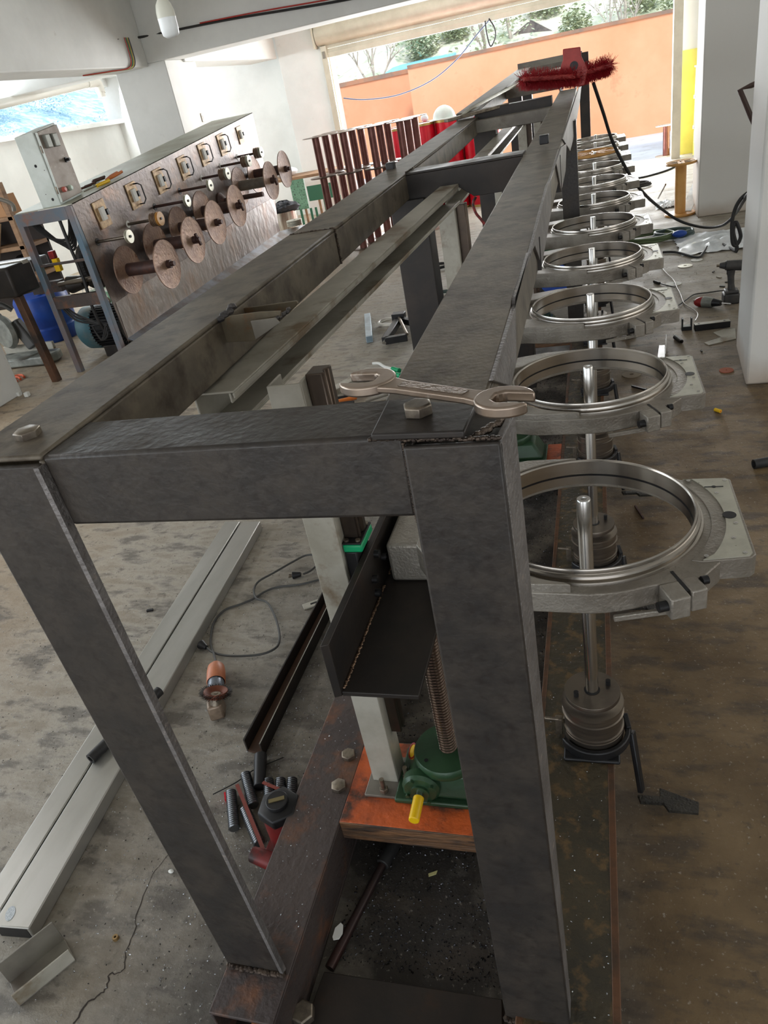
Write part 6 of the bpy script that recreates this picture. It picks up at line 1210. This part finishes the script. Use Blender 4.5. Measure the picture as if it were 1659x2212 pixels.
# ------------------------------------------------------------------ lead screw offcuts and red bottle jack
def spring(p, q, r, label):
    p = Vector(p); q = Vector(q); L_ = (q - p).length; t = thing('threaded_rod_piece', label, 'threaded rod', (p.x, p.y, 0), 'threaded rod pieces by the bottle jack')
    prof = [(0, 0)]; z = 0.0; n = r * 0.44
    while z < L_: prof += [(r * 0.84, z), (r, z + n * 0.25), (r, z + n * 0.55), (r * 0.84, z + n * 0.8)]; z += n
    prof += [(0, z)]; MB().lathe(p, prof, 22, q - p).build('thread', M_SPRING, t, w=True, sharp=20); return t
sp_ = [((506, 1790), (499, 1712), 'threaded steel rod piece leftmost of the pile beside the red jack'), ((548, 1740), (530, 1672), 'threaded steel rod piece second from left, behind the red strap'), ((560, 1822), (530, 1750), 'threaded steel rod piece nearest the red jack handle socket'), ((582, 1730), (580, 1686), 'threaded steel rod piece behind the black nut of the jack'), ((606, 1730), (606, 1686), 'threaded steel rod piece fifth from left, right of the black nut'), ((630, 1730), (631, 1684), 'threaded steel rod piece rightmost, against the base beam')]
for a, b, l in sp_: spring(U(*a, z=0.016), U(*b, z=0.016), 0.0150, l)
c = U(594, 1745, z=0.150); c.z = 0
M_REDD = mat('grimy_dark_red_paint', (112, 26, 24), (78, 22, 20), 10, 0.45, 0.1, c3=(44, 24, 22), scale3=18, lo3=0.5, hi3=0.65)
bj = thing('bottle_jack', 'red hydraulic bottle jack with a black hex top beside the base beam', 'jack', (c.x + 0.005, c.y + 0.01, 0))
MB().prism([(-0.06, -0.07), (0.045, -0.07), (0.05, 0.05), (-0.055, 0.05)], 0.0, 0.018).build('jack_base', M_REDD, bj, bevel=0.006)
MB().lathe((0, 0, 0), [(0, 0.018), (0.048, 0.018), (0.048, 0.11), (0.046, 0.13), (0, 0.13)], 28).build('cylinder', M_REDD, bj)
MB().hexbolt((0, 0, 0.125), 0.055, 0.03, rot=0.1).build('hex_cap', M_BLACK, bj, bevel=0.004)
MB().cyl((0, 0, 0.155), (0, 0, 0.168), 0.028, n=24).build('ram', M_BLACK, bj, bevel=0.002)
MB().bar((-0.018, -0.008, 0.1685), (0.018, 0.008, 0.1685), 0.010, 0.004).build('ram_groove', mat('grimy_brass', (120, 108, 72), rough=0.5, metal=0.4), bj)
q0 = U(545, 1845, z=0.05) - Vector((c.x + 0.005, c.y + 0.01, 0)); q1 = U(590, 1862, z=0.045) - Vector((c.x + 0.005, c.y + 0.01, 0))
MB().cyl(q0, q1, 0.019, 0.022, 20).build('handle_socket', M_REDD, bj, bevel=0.002)
MB().bar(q1, q1 + Vector((0.01, -0.05, -0.025)), 0.02, 0.02).build('pump_link', M_REDD, bj, bevel=0.004)
st = [U(a, b, z=0.035) for a, b in ((512, 1695), (525, 1735), (545, 1790), (575, 1850))]
solo(MB().bar(st[0], st[3], 0.010, 0.004), 'red_strap', mat('dull_red_strap', (120, 50, 38), rough=0.6), 'flat dull red strap lying over the threaded rod pieces', 'strap')
st = [U(a, b, z=0.034) for a, b in ((568, 1690), (620, 1712))]
solo(MB().bar(st[0], st[1], 0.008, 0.004), 'red_strip', mat('dull_red_strap', (0, 0, 0)), 'short dark red strip behind the black nut of the bottle jack', 'strip')
solo(MB().cyl(U(560, 1700, z=0.02), U(563, 1632, z=0.02), 0.016, 0.019, 16), 'dark_socket_tool', M_BLACK, 'dark cylindrical socket lying behind the threaded rod pieces', 'socket tool', bevel=0.002)
cable('thin_dark_wire', [U(a, b, z=0.006) for a, b in ((460, 1716), (510, 1690), (545, 1665), (612, 1636))], 0.0016, M_BLACK, 'thin dark wire lying across the floor behind the rod pieces', 'wire')
solo(MB().bar(U(488, 1716, z=0.01), U(490, 1732, z=0.01), 0.006, 0.02), 'red_chip', M_DRUM, 'tiny bright red chip left of the threaded rod pieces', 'chip')
# pry bar, blue card and chips between the beams
pb = thing('pipe_lever', 'steel lever bar with a black grip lying on the floor between the base beams', 'lever bar', tuple(U(710, 2095, z=0)))
a_, m_, b_ = U(712, 2092, z=0.014), U(826, 1868, z=0.018), U(862, 1805, z=0.022)
MB().tube([a_, a_.lerp(m_, 0.3), a_.lerp(m_, 0.7), m_], [0.011, 0.011, 0.010, 0.010], 16).build('bar', mat('dark_red_brown_bar', (66, 44, 40), (50, 46, 46), 4, 0.4, 0.5), pb, w=True)
MB().cyl(m_, b_, 0.0165, n=18).build('black_grip', M_RUBBER, pb, w=True, bevel=0.002)
solo(zb([(846, 1793), (866, 1792), (897, 1806), (885, 1815), (872, 1814)], 0.001, 0.003), 'blue_card', M_BLUE, 'blue and orange card scrap on the floor under the orange channel', 'card')
solo(zb([(736, 1993), (741, 1998), (740, 2016), (732, 2028), (720, 2030), (718, 2024), (724, 2004)], 0.030, 0.032), 'white_flake', M_PAPER, 'white irregular flake on the floor beside the lever bar', 'flake')
solo(zb([(925, 1887), (945, 1880), (942, 1888), (926, 1893)], 0.001, 0.003), 'yellow_leaf', mat('pale_yellow_leaf', (206, 200, 140), rough=0.7), 'small pale yellow leaf on the dark floor between the base beams', 'leaf')
c = U(203, 1541, z=0.004); solo(MB().sphere((c.x, c.y, 0.006), 0.013, 8, 5, (1, 0.7, 0.45)), 'copper_scrap', mat('copper_foil', (190, 120, 80), (230, 200, 180), 60, 0.4, 0.3), 'small crumpled copper coloured scrap on the left floor', 'scrap')
c = U(323, 1320, z=0.004); solo(MB().bar((c.x - 0.012, c.y, 0.005), (c.x + 0.012, c.y + 0.008, 0.005), 0.010, 0.008), 'dark_chip', M_BLACK, 'dark angular chip on the grey floor left of the aluminium tubes', 'chip')
c = U(370, 1883, z=0.004); solo(MB().sphere((c.x, c.y, 0.006), 0.008, 8, 5, (1, 0.7, 0.5)), 'white_crumb', M_PAPER, 'small white crumb on the floor left of the bottle jack', 'crumb')
c = U(250, 2026, z=0.004); solo(MB().lathe((c.x, c.y, 0.001), [(0.003, 0), (0.008, 0), (0.007, 0.008), (0.003, 0.008)], 10, closed=True), 'brass_nut', mat('dull_brass', (150, 124, 84), rough=0.4, metal=0.7), 'tiny brass nut on the floor near the bottom left', 'nut')
# swarf and grit scattered on the floor: nobody could count it
def swarf(name, n, fn, m, label, smin, smax, seed, z=0.0):
    q = random.Random(seed); mb = MB()
    for _ in range(n):
        x, y, zz = fn(q); s = q.uniform(smin, smax); a = q.uniform(0, 6.28); u = Vector((math.cos(a), math.sin(a), q.uniform(-0.3, 0.3))) * s; v = Vector((-math.sin(a), math.cos(a), q.uniform(-0.5, 0.5))) * s * q.uniform(0.2, 0.7); w = Vector((0, 0, s * 0.5))
        c = Vector((x, y, zz + s * 0.3)); mb.add([c - u, c + v, c + u, c - v, c + w], [(0, 1, 4), (1, 2, 4), (2, 3, 4), (3, 0, 4), (3, 2, 1, 0)])
    return solo(mb, name, m, label, 'swarf', kind='stuff', flat=True)
def strip_(q):
    y = 0.75 + 3.6 * q.random() ** 1.3; return (q.uniform(-0.60, -0.19), y, 0.0)
swarf('metal_swarf', 9000, strip_, mat('glinting_swarf', (30, 30, 32), (96, 96, 100), 60, 0.25, 0.7), 'glinting metal swarf covering the oily floor between the base beams', 0.001, 0.0045, 31)
def left_(q):
    c = q.choice(((-2.0, 1.5, 0.35), (-1.1, 1.35, 0.4), (-0.9, 1.2, 0.2), (-1.0, 0.75, 0.3), (-2.3, 2.4, 0.6), (-1.3, 2.0, 0.5)))
    return (min(c[0] + q.gauss(0, c[2]), -0.79 - 0.2 * q.random()), c[1] + q.gauss(0, c[2]), 0.0)
swarf('steel_filings', 4200, left_, mat('silver_filings', (190, 192, 194), (120, 120, 122), 300, 0.3, 0.8), 'fine silver filings scattered on the left floor', 0.0008, 0.0032, 32)
def left2(q): return (q.uniform(-2.6, -0.8), q.uniform(0.6, 3.0), 0.0)
swarf('dark_grit', 2600, left2, mat('dark_grit', (44, 40, 36), rough=0.8), 'fine dark grit scattered on the left floor', 0.0008, 0.0035, 33)
swarf('beam_filings', 600, lambda q: (q.uniform(-0.16, -0.015), 0.55 + 4.5 * q.random(), 0.1505), mat('silver_filings', (0, 0, 0)), 'fine filings lying on top of the base beam that carries the shafts', 0.0008, 0.0025, 34)
swarf('beam_filings', 350, lambda q: (q.uniform(-0.75, -0.63), 0.7 + 2.5 * q.random(), 0.1505), mat('silver_filings', (0, 0, 0)), 'fine filings lying on top of the left base beam', 0.0008, 0.0025, 36)
def right_(q): return (q.uniform(0.05, 0.9), 1.0 + 6 * q.random(), 0.0)
swarf('floor_crumbs', 800, right_, mat('mixed_crumbs', (150, 136, 112), (60, 50, 40), 100, 0.7), 'small crumbs scattered on the brown right floor', 0.001, 0.005, 35)
# crack in the concrete
ck = [U(a, b, z=0) for a, b in ((160, 2212), (185, 2170), (215, 2150), (232, 2130), (238, 2105), (265, 2098), (272, 2060), (290, 2010), (300, 1965), (330, 1890), (360, 1850), (395, 1810))]
r_ = random.Random(6); cm = MB(); P2 = smooth_path(ck, 5)
L_, R_ = [], []
for i, p in enumerate(P2):
    d_ = (P2[min(i + 1, len(P2) - 1)] - P2[max(i - 1, 0)]).normalized(); n_ = Vector((-d_.y, d_.x, 0)); o = r_.uniform(-0.003, 0.003); w_ = 0.0022 * (1 - 0.75 * i / len(P2)) * r_.uniform(0.6, 1.3)
    L_.append(p + n_ * (o + w_)); R_.append(p + n_ * (o - w_))
vs = [v + Vector((0, 0, 0.0006)) for pr in zip(L_, R_) for v in pr]
o = cm.add(vs, [(2 * i, 2 * i + 1, 2 * i + 3, 2 * i + 2) for i in range(len(P2) - 1)]).build('floor_crack', mat('deep_crack', (48, 40, 34), rough=0.9)); o['kind'] = 'structure'
# ------------------------------------------------------------------ middle floor seen between the rails
t = thing('galvanised_box_piece', 'short bright galvanised square tube lying on the floor between the rails', 'steel tube', tuple(U(797, 735, z=0)))
a_, b_ = U(798, 733, z=0.03), U(794, 683, z=0.03)
MB().bar(a_, b_, 0.05, 0.05).build('tube', mat('bright_zinc', (196, 214, 226), (170, 186, 196), 8, 0.35, 0.4), t, w=True, bevel=0.002)
MB().bar(a_ - (b_ - a_).normalized() * 0.001, a_ + (b_ - a_).normalized() * 0.002, 0.042, 0.042).build('open_end', mat('blue_grey_inside', (110, 128, 138), rough=0.6), t, w=True)
sj = thing('scissor_jack', 'black scissor jack lying on the floor beside the dark frame post', 'jack', tuple(U(850, 735, z=0)))
q = [U(a, b, z=0.05) for a, b in ((832, 736), (862, 690), (880, 728), (905, 700))]
MB().bar(q[0], q[1], 0.05, 0.05).build('jack_arm', M_BLACK, sj, w=True, bevel=0.004); MB().bar(q[0], q[2], 0.05, 0.05).build('jack_arm', M_BLACK, sj, w=True, bevel=0.004)
MB().bar(q[1], q[3], 0.045, 0.045).build('jack_arm', M_BLACK, sj, w=True, bevel=0.004)
MB().cyl(q[1] + Vector((0, 0, 0.02)), q[2] + Vector((0, 0, 0.02)), 0.012, n=12).build('jack_screw', M_BOLT, sj, w=True)
MB().box(q[1].x - 0.05, q[1].x + 0.05, q[1].y - 0.03, q[1].y + 0.05, 0.03, 0.10).build('saddle', M_BLACK, sj, w=True, bevel=0.004)
MB().lathe(q[0], [(0, -0.03), (0.014, -0.03), (0.014, 0.03), (0, 0.03)], 12, (0, 1, 0.2)).build('pivot_pin', M_POL, sj, w=True)
coil_('white_hose', 850, 700, 0.12, M_PVC, 'pale hose loop on the floor behind the scissor jack', 2, 0.010)
for k, (a, b, c, d) in enumerate(((822, 790, 852, 798), (836, 806, 858, 810))):
    t = thing('green_grip_clamp', ('white clamp with green grips on the floor, farther one', 'white clamp with green grips on the floor, nearer one')[k], 'clamp', tuple(U(a, b, z=0)), 'green grip clamps on the floor')
    p_, q_ = U(a, b, z=0.02), U(c, d, z=0.02); dd = (q_ - p_)
    MB().tube(smooth_path([p_ - dd * 0.6, p_ - dd * 0.2 + Vector((0, 0.03, 0)), p_ + dd * 0.3, q_]), 0.010, 8).build('clamp_jaw', M_PAPER, t, w=True)
    MB().cyl(q_ - dd * 0.15, q_ + dd * 0.35, 0.017, n=14).build('green_grip', M_GRBR, t, w=True, bevel=0.003)
a_, b_ = U(715, 843, z=0.03), U(800, 795, z=0.03)
t = thing('open_channel_piece', 'pale open steel channel piece on the floor behind the wrench', 'steel channel', tuple(U(715, 845, z=0)))
MB().bar(a_, b_, 0.07, 0.004).build('web', M_GALV, t, w=True)
nn = (b_ - a_).cross(Vector((0, 0, 1))).normalized() * 0.035
for s_ in (-1, 1): MB().bar(a_ + nn * s_ - Vector((0, 0, 0.015)), b_ + nn * s_ - Vector((0, 0, 0.015)), 0.004, 0.03).build('flange', M_GALV, t, w=True)
TP = [((715, 862), (800, 846), 0.008, M_BLACK, 'dark tool shaft behind the wrench, leftmost in the tool pile'), ((730, 868), (770, 858), 0.014, M_COPPER, 'orange and white tool handle in the tool pile behind the wrench'), ((762, 858), (792, 849), 0.012, mat('amber_handle', (206, 120, 40), rough=0.3), 'amber screwdriver handle in the tool pile behind the wrench'), ((790, 868), (838, 852), 0.007, M_GALVD, 'grey steel rod in the tool pile behind the wrench'), ((800, 872), (845, 862), 0.006, M_BOLT, 'tan steel rod in the tool pile behind the wrench'), ((712, 875), (765, 868), 0.010, M_MILLD, 'dark steel bar nearest the crossbeam in the tool pile')]
for k, (a, b, r, m, l) in enumerate(TP):
    solo(MB().cyl(U(*a, z=r + 0.003 + 0.004 * k), U(*b, z=r + 0.003 + 0.004 * k), r, n=12), 'pile_tool', m, l, 'tool', 'tool pile on the floor behind the crossbeam', bevel=0.002)
cable('red_black_twisted_wire', [U(a, b, y=3.3) for a, b in ((1028, 425), (1022, 440), (1028, 460), (1040, 475), (1052, 492))], 0.006, mat('red_wire_dark', (150, 40, 34), (40, 20, 20), 60, 0.5), 'red and black twisted wire hanging under the second crossbeam', 'wire')
solo(MB().bar(U(466, 742, z=0.03), U(520, 760, z=0.03), 0.06, 0.05), 'steel_strip_tube', mat('blue_grey_tube', (110, 116, 124), rough=0.35, metal=0.6), 'blue grey square tube on the floor under the left rail', 'steel tube', bevel=0.004)
film('yellow_ring_scrap', 1204, 806, 0.09, 0.06, 0.012, mat('acid_yellow', (206, 220, 60), rough=0.5), 'acid yellow plastic scrap on the oily floor seen through the second ring', 8, 'plastic scrap')
gw = thing('blue_gear_wheel', 'blue hub gear wheel between the beams under the third ring arm', 'gear', (-0.29, 5.05, 0.33))
MB().lathe((0, 0, 0), [(0, -0.02), (0.10, -0.02), (0.10, 0.02), (0, 0.02)], 36, (0, -1, 0.3)).build('blue_hub', M_BLUE, gw)
ge = MB(); ge.lathe((0, 0, 0), [(0.10, -0.015), (0.13, -0.015), (0.13, 0.015), (0.10, 0.015)], 36, (0, -1, 0.3), closed=True)
ge.build('gear_rim', M_BLACK, gw)
